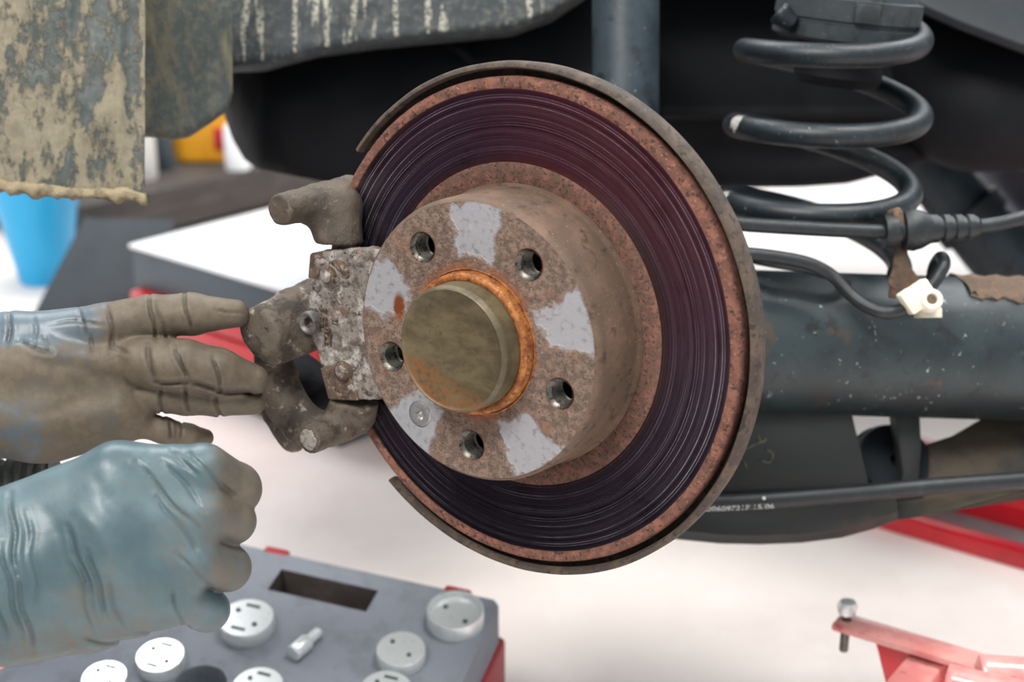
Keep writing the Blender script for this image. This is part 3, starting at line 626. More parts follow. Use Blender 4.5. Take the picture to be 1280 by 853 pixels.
obj('cross_strut', pl(((1116, 500), (1150, 500), (1153, 560), (1150, 600), (1156, 625), (1122, 632), (1128, 590), (1122, 545)), AD+.02, .02, .003), m_arm, arm)
obj('rear_plate', prism([W(*p) for p in ((1128, 566, AD+.05), (1192, 546, AD+.05), (1230, 524, AD+.05), (1420, 500, AD+.05), (1420, 590, AD+.02), (1290, 606, AD+.02), (1160, 634, AD+.02), (1100, 640, AD+.03))], FW*.006, .001), m_armlit, arm)
obj('lower_web', prism([W(*p) for p in ((1085, 634, AD+.015), (1200, 622, AD+.015), (1420, 585, AD+.01), (1420, 604, AD-.01), (1280, 614, AD-.01), (1190, 640, AD-.005), (1115, 652, AD-.002), (1085, 655, AD))], FW*.006, .001), m_armlit, arm)
obj('bushing', xf(lathe([(.006, -.03), (.030, -.03), (.032, -.027), (.032, .02), (.030, .024), (.006, .024), (.006, -.03)], 40), frame(W(1106, 590, AD+.06), nrm(-FW+.5*UP+.2*XC), UP)), m_darkmetal, arm)
obj('bushing_sleeve', xf(lathe([(.0315, .008), (.0345, .008), (.0345, .0105), (.0315, .0105), (.0315, .008)], 40), frame(W(1106, 590, AD+.06), nrm(-FW+.5*UP+.2*XC), UP)), m_armlit, arm)
for pts in (((918, 566), (935, 560), (952, 552)), ((948, 544), (952, 553), (958, 549)), ((924, 570), (930, 578), (934, 586)), ((958, 562), (966, 568), (962, 578), (950, 576))):
    obj('chalk_mark', tube(smoothpath([W(x, y, AD-.0004) for x, y in pts], 5), .0009, 6), m_chalk, arm)
cab = smoothpath([W(*p) for p in ((790, 622, 1.04), (880, 629, 1.035), (960, 626, 1.03), (1060, 618, 1.03), (1160, 609, 1.03), (1280, 600, 1.04), (1420, 588, 1.06))], 10)
hc = thing('handbrake_cable', 'black handbrake cable with white printed number along the control arm', 'cable', loc=cab[0])
obj('cable_sheath', tube(cab, .0064, 24), m_rubber, hc)
tv, tf = text_mesh('6Q0609721F 15/06', .0062, .0)
cs = np.concatenate([[0], np.cumsum(np.linalg.norm(np.diff(cab, axis=0), axis=1))])
mid = cs[np.argmin(np.abs(cab[:, 0]-W(918, 628, 1.033)[0]))]; V = []
tv[:, 0] *= .0535/(tv[:, 0].max()-tv[:, 0].min())
for p in tv:
    s = mid+p[0]; q = np.array([np.interp(s, cs, cab[:, k]) for k in range(3)]); a = p[1]/.0066-.62
    V.append(q+.0066*(math.cos(a)*-FW+math.sin(a)*UP))
obj('cable_print', (np.array(V), tf), m_print, hc, smooth=False)
obj('paint_dot', xf(lathe([(0, .0004), (.0012, .0002), (.0013, 0)], 12), frame(W(955, 623, 1.0225), -FW, UP)), m_print, hc)

# ================================================================== CAR BODY
car = thing('car_body', 'dark dirty underside and rear corner of a raised car', 'car', loc=W(640, 100, 1.3))
def ip(x, xs, ys): return float(np.interp(x, xs, ys))
def wav(p, s, a): return a*mnoise.fractal(Vector(p)*s, .8, 2., 4)
# streaked sill panel: outer skin, rounded lower edge, then back under the car
XS = (130, 235, 330, 400, 470, 560, 640, 690, 720, 780); YB = (92, 90, 88, 70, 60, 51, 44, 26, 6, -40)
cols = []; at = []
xsl = list(np.linspace(150, 780, 90))
for x in xsl:
    yb = ip(x, XS, YB); dd = 1.16; c = []
    prof = [(-260, -.06), (-150, -.03), (-60, -.01)]+[(t, 0) for t in np.linspace(-40, yb-14, 14)]+[(yb-8, .002), (yb-3, .010), (yb+1, .024), (yb+2, .05), (yb-2, .13), (yb-10, .30)]
    for i, (y, e) in enumerate(prof):
        y = min(y, yb+3) if i > 2 else y; p = W(x, y, dd+e); c.append(p+FW*wav(p, 9, .004)); at.append((.42+.16*(x < 260)-.14*(x > 420), 0 if y < -60 or i > 16 else np.clip(1.08-.0016*(x-230)+.25*math.sin(x*.05), 0, 1)))
    cols.append(c)
at = np.array(at); vf = loft(cols)
obj('sill_panel', vf, m_sill, car, attrs={'mud': at[:, 0], 'drip': at[:, 1]}, angle=0)
# rounded dusty bumper corner
XB = (120, 178, 190, 215, 236, 262, 284, 292); BY = (172, 170, 171, 175, 171, 154, 138, 110)
cols = []; at = []
for x in np.linspace(120, 291, 46):
    yb = ip(x, XB, BY); c = []; e0 = .0+.00035*max(0, x-150)**1.15*.6
    for t in list(np.linspace(-120, yb-6, 30))+[yb-2, yb+1, yb+1, yb-3]:
        i = len(c); e = e0+(0 if i < 30 else (.004, .012, .03, .12)[i-30]); p = W(x, t, 1.02+e); c.append(p+FW*wav(p, 14, .007)); at.append(.60+.06*(x < 150)-.08*(x > 230))
    cols.append(c)
obj('bumper_corner', loft(cols), m_bumper, car, attrs={'mud': np.array(at)}, angle=0)
# mud-caked flap
cols = []; at = []
for x in np.linspace(-190, 181, 90):
    yb = ip(x, (-190, 0, 60, 120, 181), (215, 232, 240, 243, 244)); c = []
    for t in np.linspace(-120, yb, 70):
        p = W(x, t, .985+.00007*max(0, x-60)); n_ = mnoise.fractal(Vector((p[0]*26, p[2]*14, 3)), .8, 2., 5); rib = .0025*math.exp(-((x-150)/5)**2)+.002*math.exp(-((x-86)/4)**2)
        c.append(p-FW*(.0045*max(n_, -.2)+rib)); at.append(.49+.06*math.sin(min(1, (t+60)/200)*1.6)-.02*(x > 110))
    c += [W(x, yb+1, .992), W(x, yb-6, 1.0), W(x, -120, 1.0)]; at += [.6]*3; cols.append(c)
obj('mud_flap', loft(cols), m_mudflap, car, attrs={'mud': np.array(at)}, angle=0)
cr = smoothpath([W(x, y, .984) for x, y in ((-190, 213), (-90, 222), (0, 232), (60, 239), (120, 243), (160, 244), (183, 246))], 14)
obj('mud_crust', rough(tube(cr, [.0042+.0016*mnoise.noise(Vector(p)*60) for p in cr], 12), .003, 120), m_crust, car, angle=0)
# black wheel-arch liner
cols = []
XL = (278, 290, 305, 322, 380, 440, 520, 640, 760); LB = (135, 172, 198, 210, 222, 232, 240, 250, 260)
for x in list(np.linspace(278, 330, 16))+list(np.linspace(350, 760, 30)):
    yb = ip(x, XL, LB); yt = ip(x, (278, 300, 760), (98, 60, -80)); e0 = .10*(1-math.sqrt(max(0, 1-(1-min(1, (x-278)/70))**2))); c = []
    for t in np.linspace(0, 1, 14): p = W(x, yt+(yb-yt)*t, 1.27+e0+.03*math.sin(PI*t)*-1); c.append(p+FW*wav(p, 7, .012))
    c += [W(x, yb+1, 1.30+e0), W(x, yb-6, 1.5)]; cols.append(c)
obj('wheel_arch_liner', loft(cols), m_dark, car, angle=0)
obj('liner_rib', tube(smoothpath([W(560, 52, 1.25), W(575, 62, 1.24), (W(592, 78, 1.24))], 6), .006, 10), m_dark, car)
obj('exhaust_heat_strip', prism([W(*p) for p in ((640, 38, 1.34), (690, 26, 1.34), (760, 36, 1.34), (760, 42, 1.34), (690, 40, 1.34))], FW*.02, .002), m_armlit, car)
# crossmember and floor behind the strut and spring
cols = []
for x in np.linspace(700, 1200, 50):
    b = ip(x, (700, 860, 1000, 1060, 1120, 1200), (252, 236, 234, 230, 214, 190)); c = []
    for y, e in ((-200, .15), (-60, .06), (40, .04), (130, .02), (143, .005), (147, .012), (152, .05), (b-30, .06), (b-6, .05), (b, .07), (b-1, .12), (b-12, .35)): p = W(x, y, 1.36+e); c.append(p+FW*wav(p, 8, .006))
    cols.append(c)
obj('crossmember', loft(cols), m_dark, car, angle=0)
# fuel tank bulge on the right
def f_tank(P):
    d = rcone(P, K(1215, 90, 1.42), K(1460, 70, 1.42), .095, .11); d = smin(d, rcone(P, K(1235, 140, 1.36), K(1460, 130, 1.36), .050, .055), .05); return d
V, Q = nets(f_tank, K(1215, 90, 1.42)-np.array([.12, .13, .15]), K(1460, 90, 1.42)+np.array([.10, .16, .13]), .006)
obj('fuel_tank', (c2w(V), Q), m_dark, car, angle=0)
cols = []
for x in np.linspace(1120, 1460, 24):
    yb = ip(x, (1120, 1150, 1200, 1280, 1460), (-10, 14, 36, 66, 120)); cols.append([W(x, -200, 1.26), W(x, yb-40, 1.25), W(x, yb-10, 1.245), W(x, yb, 1.25), W(x, yb+2, 1.27), W(x, yb-4, 1.36)])
obj('side_rail', loft(cols), m_darkmetal, car)
# floor pan and flank high above the frame that keep the wheel well in shade
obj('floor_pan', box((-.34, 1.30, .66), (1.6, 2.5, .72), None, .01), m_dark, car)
# grey inner arch and dark exhaust seen under the tank
cols = []
for t in np.linspace(0, 1, 20):
    c = []
    for s in np.linspace(0, 1, 10): c.append(W(1190+150*t+20*s, 190+165*t-80*s*(1-t)-40*s+10*math.sin(6*s), 1.95+.12*math.sin(3*s)))
    cols.append(c)
obj('far_inner_arch', thicken(loft(cols), .01), worn('pale_grey_panel', (150, 152, 162), [((126, 128, 138), 8, .5, .7)], .6), car)
ex = smoothpath([W(*p) for p in ((1120, 170, 1.62), (1172, 222, 1.62), (1215, 275, 1.62), (1262, 325, 1.62), (1330, 390, 1.62))], 8)
exh = thing('exhaust_pipe', 'dark blurred exhaust pipe slanting down behind the hose grommet', 'pipe', loc=ex[-1])
obj('pipe', tube(ex, np.linspace(.030, .045, len(ex)), 28), m_strut, exh)
obj('pipe_clamp', tube(ex[14:18], .044, 28), m_darkmetal, exh)

# ================================================================== THE MECHANIC: gloved hands, arms and body
R_ = lambda px, d: px*d/F
def proj(P): z = np.maximum(P[..., 2], .05); return 640+F*P[..., 0]/z, 426.5+F*P[..., 1]/z
def crease_field(P, segs):                      # soft folds laid along lines on the side that faces the room
    X, Y = proj(P); X, Y = X+2.2*np.sin(Y*.10+1)+1.6*np.sin(X*.06), Y+2.4*np.sin(X*.085); o = np.zeros(X.shape)
    for (x0, y0, x1, y1, w, a) in segs:
        d = np.array([x1-x0, y1-y0], float); l2 = d@d; h = np.clip(((X-x0)*d[0]+(Y-y0)*d[1])/l2, 0, 1)
        q = np.hypot(X-x0-h*d[0], Y-y0-h*d[1]); o += a*(np.exp(-(q/w)**2)-(.3 if w < 5 else 0)*np.exp(-((q-2.2*w)/w)**2))*np.clip(np.sin(PI*np.clip(h, .06, .94))*2.2, 0, 1)
    return o
person = thing('person', 'mechanic in gloves at left, one hand open, other a fist', 'person', loc=(-.9, .78, 0))
# ---- open left hand, palm to the camera
D1 = .865
IDX = [(128, 410, D1), (190, 397, D1), (240, 393, D1+.002), (294, 392, D1+.006)]
MID = [(178, 452, D1-.004), (228, 457, D1-.006), (272, 466, D1-.002), (316, 475, D1+.006)]
RNG = [(180, 492, D1+.006), (232, 495, D1+.006), (272, 498, D1+.008), (316, 503, D1+.014)]
PNK = [(172, 530, D1+.008), (205, 538, D1+.012), (235, 545, D1+.020), (256, 548, D1+.032)]
hand_cr = [(137, 382, 142, 440, 2.6, .0011), (142, 432, 162, 444, 2.4, .0008), (186, 368, 192, 424, 2.2, .0013), (196, 376, 207, 424, 1.8, .0008), (232, 366, 240, 416, 2.2, .0014), (270, 386, 306, 393, 1.8, .0007),
    (184, 430, 190, 474, 3.4, .0014), (219, 430, 236, 478, 2.4, .0013), (226, 428, 232, 470, 1.6, .0007), (268, 444, 273, 492, 2.2, .0014), (190, 476, 232, 481, 2.4, .0014), (232, 481, 325, 496, 2.6, .0018),
    (198, 482, 204, 520, 2.4, .0012), (229, 482, 240, 520, 2.2, .0012), (268, 492, 276, 522, 2.2, .0013), (212, 524, 212, 548, 1.8, .001), (228, 524, 226, 550, 1.6, .0008),
    (14, 392, 10, 436, 3, .0010), (24, 430, 66, 440, 3, .0010), (52, 418, 66, 440, 2.6, .0008), (44, 392, 44, 440, 2.2, .0006), (100, 388, 104, 420, 2.4, .0007), (60, 404, 130, 404, 2.4, .0006), (112, 420, 120, 444, 2.6, .0007), (150, 446, 190, 520, 9, .0010), (40, 452, 150, 470, 10, .0012), (30, 520, 140, 500, 9, .0008)]
def hand_fn(P):
    f = lambda L_, rs, k: chain(P, [K(*q) for q in L_], [R_(r, D1) for r in rs], k)
    d = f(IDX, (29, 28, 26, 18), .003)
    palm = f([(-70, 470, D1), (60, 462, D1), (160, 450, D1+.002)], (52, 44, 34), .01)
    palm = smin(palm, f([(-70, 520, D1+.002), (60, 520, D1+.002), (150, 508, D1+.006)], (56, 52, 38), .01), .010)
    palm = smin(palm, f([(40, 535, D1), (130, 530, D1+.006), (172, 528, D1+.008)], (38, 30, 20), .01), .010)
    palm = smin(palm, f([(-90, 425, D1+.004), (20, 424, D1+.004), (128, 412, D1+.002)], (36, 33, 30), .004), .0045)
    palm = smin(palm, f([(-70, 495, D1), (-200, 500, D1-.01), (-330, 510, D1-.02)], (70, 64, 62), .01), .016)
    d = smin(d, palm, .004)
    d = smin(d, f(MID, (33, 33, 31, 20), .003), .0022)
    d = smin(d, f(RNG, (25, 24, 23, 16), .003), .0016)
    d = smin(d, f(PNK, (17, 16, 15, 12), .003), .002)
    d = smin(d, f([(-20, 440, D1+.030), (60, 425, D1+.045), (130, 425, D1+.046)], (28, 24, 18), .004), .006)   # thumb on the far side
    m = np.abs(d) < .0035; d[m] += crease_field(P[m], hand_cr); return d
V, Q = nets(hand_fn, K(-330, 345, D1+.05)-np.array([0, 0, .10]), np.array([K(345, 400, D1)[0], K(0, 600, D1)[1], D1+.075]), .0011)
X, Y = proj(V); front = V[:, 2] < D1+.004
dirt = np.where(X > 150, .72, .64); dirt = dirt-.52*np.clip((440-Y)/26, 0, 1)*np.clip((150-X)/110, 0, 1)-.30*np.clip((-20-X)/40, 0, 1)-.18*np.exp(-((X-25)/45)**2-((Y-560)/50)**2)
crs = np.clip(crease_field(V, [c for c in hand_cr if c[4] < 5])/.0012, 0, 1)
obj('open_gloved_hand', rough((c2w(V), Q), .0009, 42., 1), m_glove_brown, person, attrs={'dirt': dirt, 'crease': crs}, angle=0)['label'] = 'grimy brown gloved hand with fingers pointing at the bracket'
# ---- right hand closed to a fist, its back to the camera
D2 = .745
fist_cr = [(150, 572, 262, 690, 8, .0009), (120, 600, 232, 742, 9, .0008), (60, 640, 110, 800, 10, .0009), (190, 566, 276, 640, 7, .0008), (180, 690, 240, 770, 8, .0008), (30, 650, 70, 810, 8, .0008), (100, 640, 170, 720, 9, -.0006), (172, 580, 246, 660, 3.0, .0011), (205, 575, 258, 640, 2.6, .0010), (186, 592, 232, 640, 2.2, -.0006), (216, 562, 250, 600, 2.6, .0008), (240, 570, 290, 620, 2.6, .0010), (196, 620, 256, 700, 3.0, .0009), (80, 660, 112, 740, 3.4, .0010), (110, 690, 136, 770, 3.2, .0010), (132, 720, 156, 790, 2.8, .0008), (94, 700, 120, 790, 2.6, -.0007), (214, 735, 234, 790, 2.4, .0010), (165, 792, 235, 784, 2.4, .0010), (100, 800, 165, 802, 2.6, .0012), (14, 620, 22, 720, 3.4, .0013), (0, 680, 28, 800, 3, .0012), (20, 720, 44, 815, 2.8, .0011), (-30, 660, 6, 800, 3.4, .0012), (36, 640, 44, 760, 3, -.0007), (222, 690, 262, 735, 2.4, .0007), (270, 606, 296, 620, 3, .0008)]
def fist_fn(P):
    f = lambda L_, rs, k: chain(P, [K(*q) for q in L_], [R_(r, D2) for r in rs], k)
    d = f([(20, 650, D2+.006), (150, 604, D2+.004), (244, 594, D2+.006)], (44, 50, 38), .008)
    d = smin(d, f([(10, 692, D2), (140, 662, D2-.004), (250, 644, D2)], (48, 46, 34), .008), .014)
    d = smin(d, f([(10, 742, D2), (140, 716, D2-.002), (240, 702, D2)], (50, 46, 34), .008), .014)
    d = smin(d, f([(0, 786, D2+.004), (110, 768, D2+.003), (216, 752, D2+.004)], (44, 44, 33), .008), .012)
    d = smin(d, f([(60, 690, D2+.03), (220, 670, D2+.035)], (60, 62), .008), .012)
    for kn, pip, tip, r in (((255, 590, D2+.004), (294, 612, D2+.022), (262, 640, D2+.052), (36, 33, 26)), ((256, 641, D2), (290, 652, D2+.018), (250, 672, D2+.050), (33, 30, 25)), ((246, 698, D2), (283, 709, D2+.018), (240, 716, D2+.048), (33, 30, 25)), ((222, 748, D2+.004), (260, 763, D2+.020), (216, 758, D2+.048), (31, 27, 23))):
        d = smin(d, f([kn, pip, tip], r, .003), .0017)
    d = smin(d, f([(90, 640, D2+.045), (190, 590, D2+.050), (262, 588, D2+.048)], (30, 28, 20), .004), .006)    # thumb closed on the far side
    d = smin(d, f([(20, 725, D2+.01), (-60, 738, D2+.012), (-220, 750, D2+.014), (-300, 755, D2+.016)], (96, 92, 84, 86), .01), .016)
    m = np.abs(d) < .0035; d[m] += crease_field(P[m], fist_cr); return d
V, Q = nets(fist_fn, np.array([K(-290, 0, D2)[0], K(0, 525, D2)[1], D2-.055]), np.array([K(345, 0, D2)[0], K(0, 850, D2)[1], D2+.09]), .0011)
X, Y = proj(V)
dirt = .50+.26*np.clip((X-252)/30, 0, 1)*(Y < 640)+.20*np.clip((X-238)/40, 0, 1)*(Y > 640)*(Y < 740)+.10*np.exp(-((X-110)/40)**2-((Y-740)/50)**2)+.06*np.clip((Y-770)/30, 0, 1)-.10*np.exp(-((X-80)/90)**2-((Y-620)/50)**2)+.12*np.exp(-((X-215)/14)**2-((Y-700)/24)**2)
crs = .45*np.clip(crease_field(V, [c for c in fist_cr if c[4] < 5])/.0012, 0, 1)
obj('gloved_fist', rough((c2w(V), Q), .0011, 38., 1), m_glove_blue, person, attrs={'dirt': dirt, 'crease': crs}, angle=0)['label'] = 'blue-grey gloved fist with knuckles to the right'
# ---- sleeves, cuff, forearms, body: one figure sitting on a low stool just left of the frame
wl = W(-300, 508, D1-.018); wr = W(-270, 753, D2+.015)
sL, sR = np.array([-.80, 1.00, .86]), np.array([-.80, .56, .86]); eL, eR = np.array([-.70, 1.02, .58]), np.array([-.66, .58, .50])
def body_fn(P):
    c = lambda pts, rs, k=.03: chain(P, [np.array(q) for q in pts], rs, k)
    d = c([(-1.0, .78, .42), (-.97, .78, .62), (-.88, .78, .80)], (.155, .150, .165), .06)
    d = smin(d, c([sL, sR], (.085, .085)), .06)
    d = smin(d, c([sL, eL, wl], (.068, .055, .040)), .04); d = smin(d, c([sR, eR, wr], (.068, .055, .042)), .04)
    d = smin(d, c([(-1.0, .90, .38), (-.66, 1.16, .44), (-.72, 1.18, .10)], (.095, .072, .055)), .04)
    d = smin(d, c([(-1.0, .66, .38), (-.62, .50, .34), (-.74, .44, .10)], (.095, .072, .055)), .04)
    d = smin(d, c([(-.90, .78, .90), (-.86, .78, 1.0)], (.062, .055)), .03)
    return d
V, Q = nets(body_fn, (-1.22, .28, .04), (-.28, 1.30, 1.0), .013)
obj('overalls', (V, Q), m_overall, person, angle=0)
def head_fn(P):
    c = lambda pts, rs, k=.02: chain(P, [np.array(q) for q in pts], rs, k)
    d = c([(-.86, .78, .98), (-.84, .78, 1.06)], (.052, .055)); d = smin(d, c([(-.83, .78, 1.12), (-.80, .78, 1.15)], (.092, .085)), .03)
    d = smin(d, c([(-.77, .78, 1.06), (-.76, .78, 1.03)], (.045, .034)), .03); d = smin(d, c([(-.715, .78, 1.12), (-.695, .78, 1.085)], (.010, .014)), .012)
    for s in (-1, 1):
        d = smin(d, c([(-.82, .78+s*.088, 1.12), (-.82, .78+s*.092, 1.085)], (.016, .010)), .006); d = smax(d, -c([(-.712, .78+s*.033, 1.122), (-.70, .78+s*.034, 1.122)], (.013, .013)), .012)
    return smax(d, -c([(-.715, .757, 1.045), (-.715, .803, 1.045)], (.004, .004)), .006)
V, Q = nets(head_fn, (-.97, .65, .93), (-.66, .91, 1.27), .006); obj('head', (V, Q), m_skin, person, angle=0)
V, Q = nets(lambda P: smax(rcone(P, (-.845, .78, 1.14), (-.82, .78, 1.165), .098, .090), (P[..., 0]+.745)*.9-(P[..., 2]-1.16), .02), (-.97, .65, 1.02), (-.68, .91, 1.29), .007); obj('hair', (V, Q), m_hair, person, angle=0)
for s, p in ((1, (-.70, 1.18)), (-1, (-.68, .44))):
    V, Q = nets(lambda P: smax(chain(P, [np.array((p[0]-.05, p[1], .05)), np.array((p[0]+.06, p[1]+.02*s, .045)), np.array((p[0]+.15, p[1]+.04*s, .035))], (.05, .048, .036), .02), .014-P[..., 2], .006), (p[0]-.12, p[1]-.1, -.01), (p[0]+.22, p[1]+.13, .13), .007)
    obj('boot', (V, Q), m_dark, person, angle=0)
for a, b, r in ((W(-60, 622, .90), W(75, 606, .905), .021),):                    # grey ribbed cuff between the two hands
    pth = smoothpath([b, a, W(-180, 600, .90), W(-300, 540, .88)], 34); n = len(pth)-1
    obj('ribbed_cuff', tube(pth, [(r+.0016*math.cos(2*PI*t/3.5))*(.25 if t in (0, n) else 1) for t in range(n+1)], 32), m_cuff, person)
obj('bare_wrist', tube([W(-120, 812, D2-.012), W(-20, 815, D2-.004), W(8, 816, D2)], (.014, .013, .008), 20), m_skin, person)
stool = thing('stool', 'low black round mechanic stool under the crouching person', 'stool', loc=(-1.02, .78, .012))
obj('seat', xf(lathe([(0, .0), (.15, 0), (.16, .012), (.16, .035), (.15, .045), (0, .047)], 40), Matrix.Translation((-1.02, .78, .215))), m_dark, stool)
for i in range(4):
    a = PI/4+i*PI/2; obj('leg', tube([(-1.02+.10*math.cos(a), .78+.10*math.sin(a), .216), (-1.02+.14*math.cos(a), .78+.14*math.sin(a), .0135)], .011, 12), m_darkmetal, stool)

solid('added_dark_mat', box((-1.62, -.45, 0), (-.50, 1.35, .012), None, .004), m_dark, 'black mat added under the stool to darken the disc reflection', 'mat')  # added out of view so the disc mirrors black instead of bright floor

# ================================================================== TOOL CASE AND ADAPTORS
tl = math.radians(12); cn = np.array([0, -math.sin(tl), math.cos(tl)]); cp = W(500, 790, 1.17)
CP = lambda x, y, h=0.: hit(x, y, cp+cn*h, cn)
co = CP(626, 752); cu = nrm(co-CP(310, 683)); cv = np.cross(cn, cu)              # u to the right along the back edge, v away from the camera
TM = np.eye(4); TM[:3, 0] = cu; TM[:3, 1] = cv; TM[:3, 2] = cn; TM[:3, 3] = co
def UV(x, y, h=0.): p = CP(x, y, h)-co; return np.array([p@cu, p@cv])
case = thing('tool_case', 'open red tool case with grey foam tray on floor below hands', 'tool case', m=TM)
CW, CD = .40, .27
q = [UV(*p) for p in ((333, 733), (357, 710), (475, 742), (452, 768))]; ulo, uhi = (q[0][0]+q[1][0])/2, (q[2][0]+q[3][0])/2; vlo, vhi = (q[0][1]+q[3][1])/2, (q[1][1]+q[2][1])/2
rec = [(ulo, vlo), (uhi, vlo), (uhi, vhi), (ulo, vhi)]; hole2 = UV(250, 856); outer = [(-CW, -CD), (-.006, -CD), (0, -CD+.006), (0, -.006), (-.006, 0), (-CW, 0)]
c2 = circ(hole2[0], hole2[1], .021, 28)
tv_, tf_ = sheet([outer, rec, c2])
def wall(lp, z0, z1):
    n = len(lp); return np.array([(*p, z0) for p in lp]+[(*p, z1) for p in lp]), [[i, (i+1) % n, (i+1) % n+n, i+n] for i in range(n)]
foam = merge((tv_, tf_), wall(outer, 0, -.042), wall(c2, 0, -.02), (np.array([(*p, -.02) for p in c2]), [list(range(28))]), (np.array([(*p, -.042) for p in outer]), [list(range(6))]))
obj('foam_tray', foam, m_foam, case, True, smooth=False)
obj('foam_pocket', merge(wall(rec, 0, -.036), (np.array([(*p, -.036) for p in rec]), [[0, 1, 2, 3]])), worn('dark_pocket_lining', (78, 70, 66), [((104, 98, 94), 16, .45, .65), ((60, 52, 48), 40, .55, .7)], .8), case, True, smooth=False)
obj('case_tub', box((-CW-.004, -CD-.004, -.105), (.004, .004, -.0415), None, .006, 3), m_case, case, True)
for u in (UV(570, 742)[0], UV(345, 690)[0]): obj('latch', box((u-.012, -.003, -.03), (u+.012, .006, .0012), None, .003, 3), m_case, case, True)
# wooden block that props the case's far edge
bl = co+cu*-.2+cv*-.03+cn*-.106
solid('wooden_block', box((bl[0]-.10, bl[1]-.03, 0), (bl[0]+.10, bl[1]+.03, bl[2]-.014), None, .003), worn('rough_wood', (150, 116, 78), [((120, 90, 60), 30, .45, .65, (1, 8, 8))], .8), 'wooden block propping up the far edge of the tool case', 'block')
def adaptor(x, y, rpx, th, label, kind):
    c = CP(x, y, th); d = (c-C0)@FW; r = rpx*d/F; uv = c-co; M = TM.copy(); M[:3, 3] = c-cn*th
    t = thing('piston_adaptor', label, 'adaptor', m=M, group='piston adaptors in the foam tray')
    if kind == 'cup': prof = [(0, 0), (r, 0), (r, th*.9), (r*.97, th), (r*.90, th), (r*.87, th*.85), (r*.86, th*.62), (0, th*.6)]; zt = th*.6
    else: prof = [(0, 0), (r*.98, 0), (r, .001), (r, th-.0012), (r*.97, th), (r*.4, th), (r*.2, th), (0, th)]; zt = th
    obj('disc', lathe(prof, 56), m_zinc, t, True)
    for s in (-1, 1): obj('drive_pin', xf(lathe([(0, .0012), (r*.085, .0012), (r*.1, 0)], 14), Matrix.Translation((s*r*.45, s*r*-.25, zt))), m_zincdark, t, True)
    if kind == 'slot':
        for s in (-1, 1): obj('stamped_mark', box((-r*.3, s*r*.62-r*.07, zt-.0002), (r*.25, s*r*.62+r*.07, zt+.0003)), m_zincdark, t, True, smooth=False)
    return t
for a in ((308, 772, 34, .014, 'large bright round adaptor right beside the gloved fist', 'slot'), (200, 819, 30, .012, 'bright round adaptor half hidden under the gloved fist', 'slot'), (501, 811, 31, .013, 'plain round adaptor in front of the rimmed one near case corner', 'pin'), (569, 762, 36, .014, 'round adaptor with raised rim at the case corner', 'cup'), (130, 846, 28, .010, 'leftmost small adaptor with dark stamped mark, at photo bottom edge', 'slot'), (322, 857, 32, .012, 'adaptor cut by photo bottom edge, below the chrome key', 'slot'), (482, 862, 33, .012, 'adaptor cut by photo bottom edge, nearest the plain one', 'slot')): adaptor(*a)
k0, k1 = CP(366, 818, .007), CP(399, 790, .005); kd = nrm(k1-k0); kl = np.linalg.norm(k1-k0)
key = thing('drive_key', 'small stepped chrome drive key lying on grey foam', 'drive key', loc=k0)
kM = frame(k0, kd)
obj('key_barrel', xf(lathe([(0, 0), (.0062, 0), (.0070, .001), (.0070, kl*.52), (.0064, kl*.55), (0, kl*.55)], 32), kM), m_zinc, key)
obj('key_shank', xf(lathe([(0, kl*.5), (.0045, kl*.5), (.0045, kl*.97), (.0036, kl), (0, kl)], 32), kM), m_zinc, key)

# ================================================================== BACKGROUND: chest, bench, bucket, cans, rail, jack
ZT = .20
A, B, Cc = FL(160, 305, ZT), FL(425, 233, ZT), FL(430, 384, ZT)
du = nrm(Cc-A); dv = np.cross([0, 0, 1], du); wu = np.linalg.norm(Cc-A); wv = .62
CM = np.eye(4); CM[:3, 0] = du; CM[:3, 1] = dv; CM[:3, 2] = (0, 0, 1); CM[:3, 3] = (A[0], A[1], 0)
chest = thing('tool_chest', 'low red tool chest with white lid behind the gloved hand', 'tool chest', m=CM)
obj('white_lid', box((0, 0, ZT-.006), (wu, wv, ZT), None, .002), m_tabletop, chest, True)
obj('grey_side_panel', box((.002, .003, ZT-.062), (wu-.002, wv-.003, ZT-.006), None, .003), m_apron, chest, True)
obj('red_drawer', box((.010, -.012, ZT-.085), (wu-.015, wv-.01, ZT-.063), None, .003), m_red, chest, True)
obj('red_drawer', box((.055, -.008, ZT-.150), (wu-.015, wv-.02, ZT-.090), None, .004), m_red, chest, True)
obj('plinth', box((.03, .01, .0), (wu-.03, wv-.03, ZT-.149), None, .004), m_apron, chest, True)
# dark workbench edge crossing behind the chest
b0, b1 = W(112, 288, 2.62), W(520, 176, 3.2); b0[2] = b1[2] = .5*(b0[2]+b1[2])
bd = nrm(b1-b0); bM = np.eye(4); bM[:3, 0] = bd; bM[:3, 1] = np.cross([0, 0, 1], bd); bM[:3, 3] = (b0[0], b0[1], 0); bl_ = np.linalg.norm(b1-b0)
zb = float(b0[2]); bench = thing('workbench', 'dark low workbench crossing behind the white chest lid', 'bench', m=bM)
obj('bench_top', box((-.04, 0, zb-.05), (bl_, .5, zb+.03), None, .006), m_bench, bench, True)
for x in (bl_*.6, bl_-.08):
    for y in (.03, .42): obj('leg', box((x, y, 0), (x+.05, y+.05, zb-.049), None, .004), m_bench, bench, True)
obj('end_panel', box((-.02, .02, .004), (bl_*.30, .40, zb-.0495), None, .004), m_apron, bench, True)
def onbench(px, back=.12):                       # where the sight line through a pixel column meets the bench top
    r = W(px, 240, 1)-C0; o = np.array([b0[0], b0[1]])+bM[:2, 1]*back; M2 = np.array([[r[0], -bd[0]], [r[1], -bd[1]]]); t = np.linalg.solve(M2, o)[0]; return np.array([r[0]*t, r[1]*t, zb+.03])
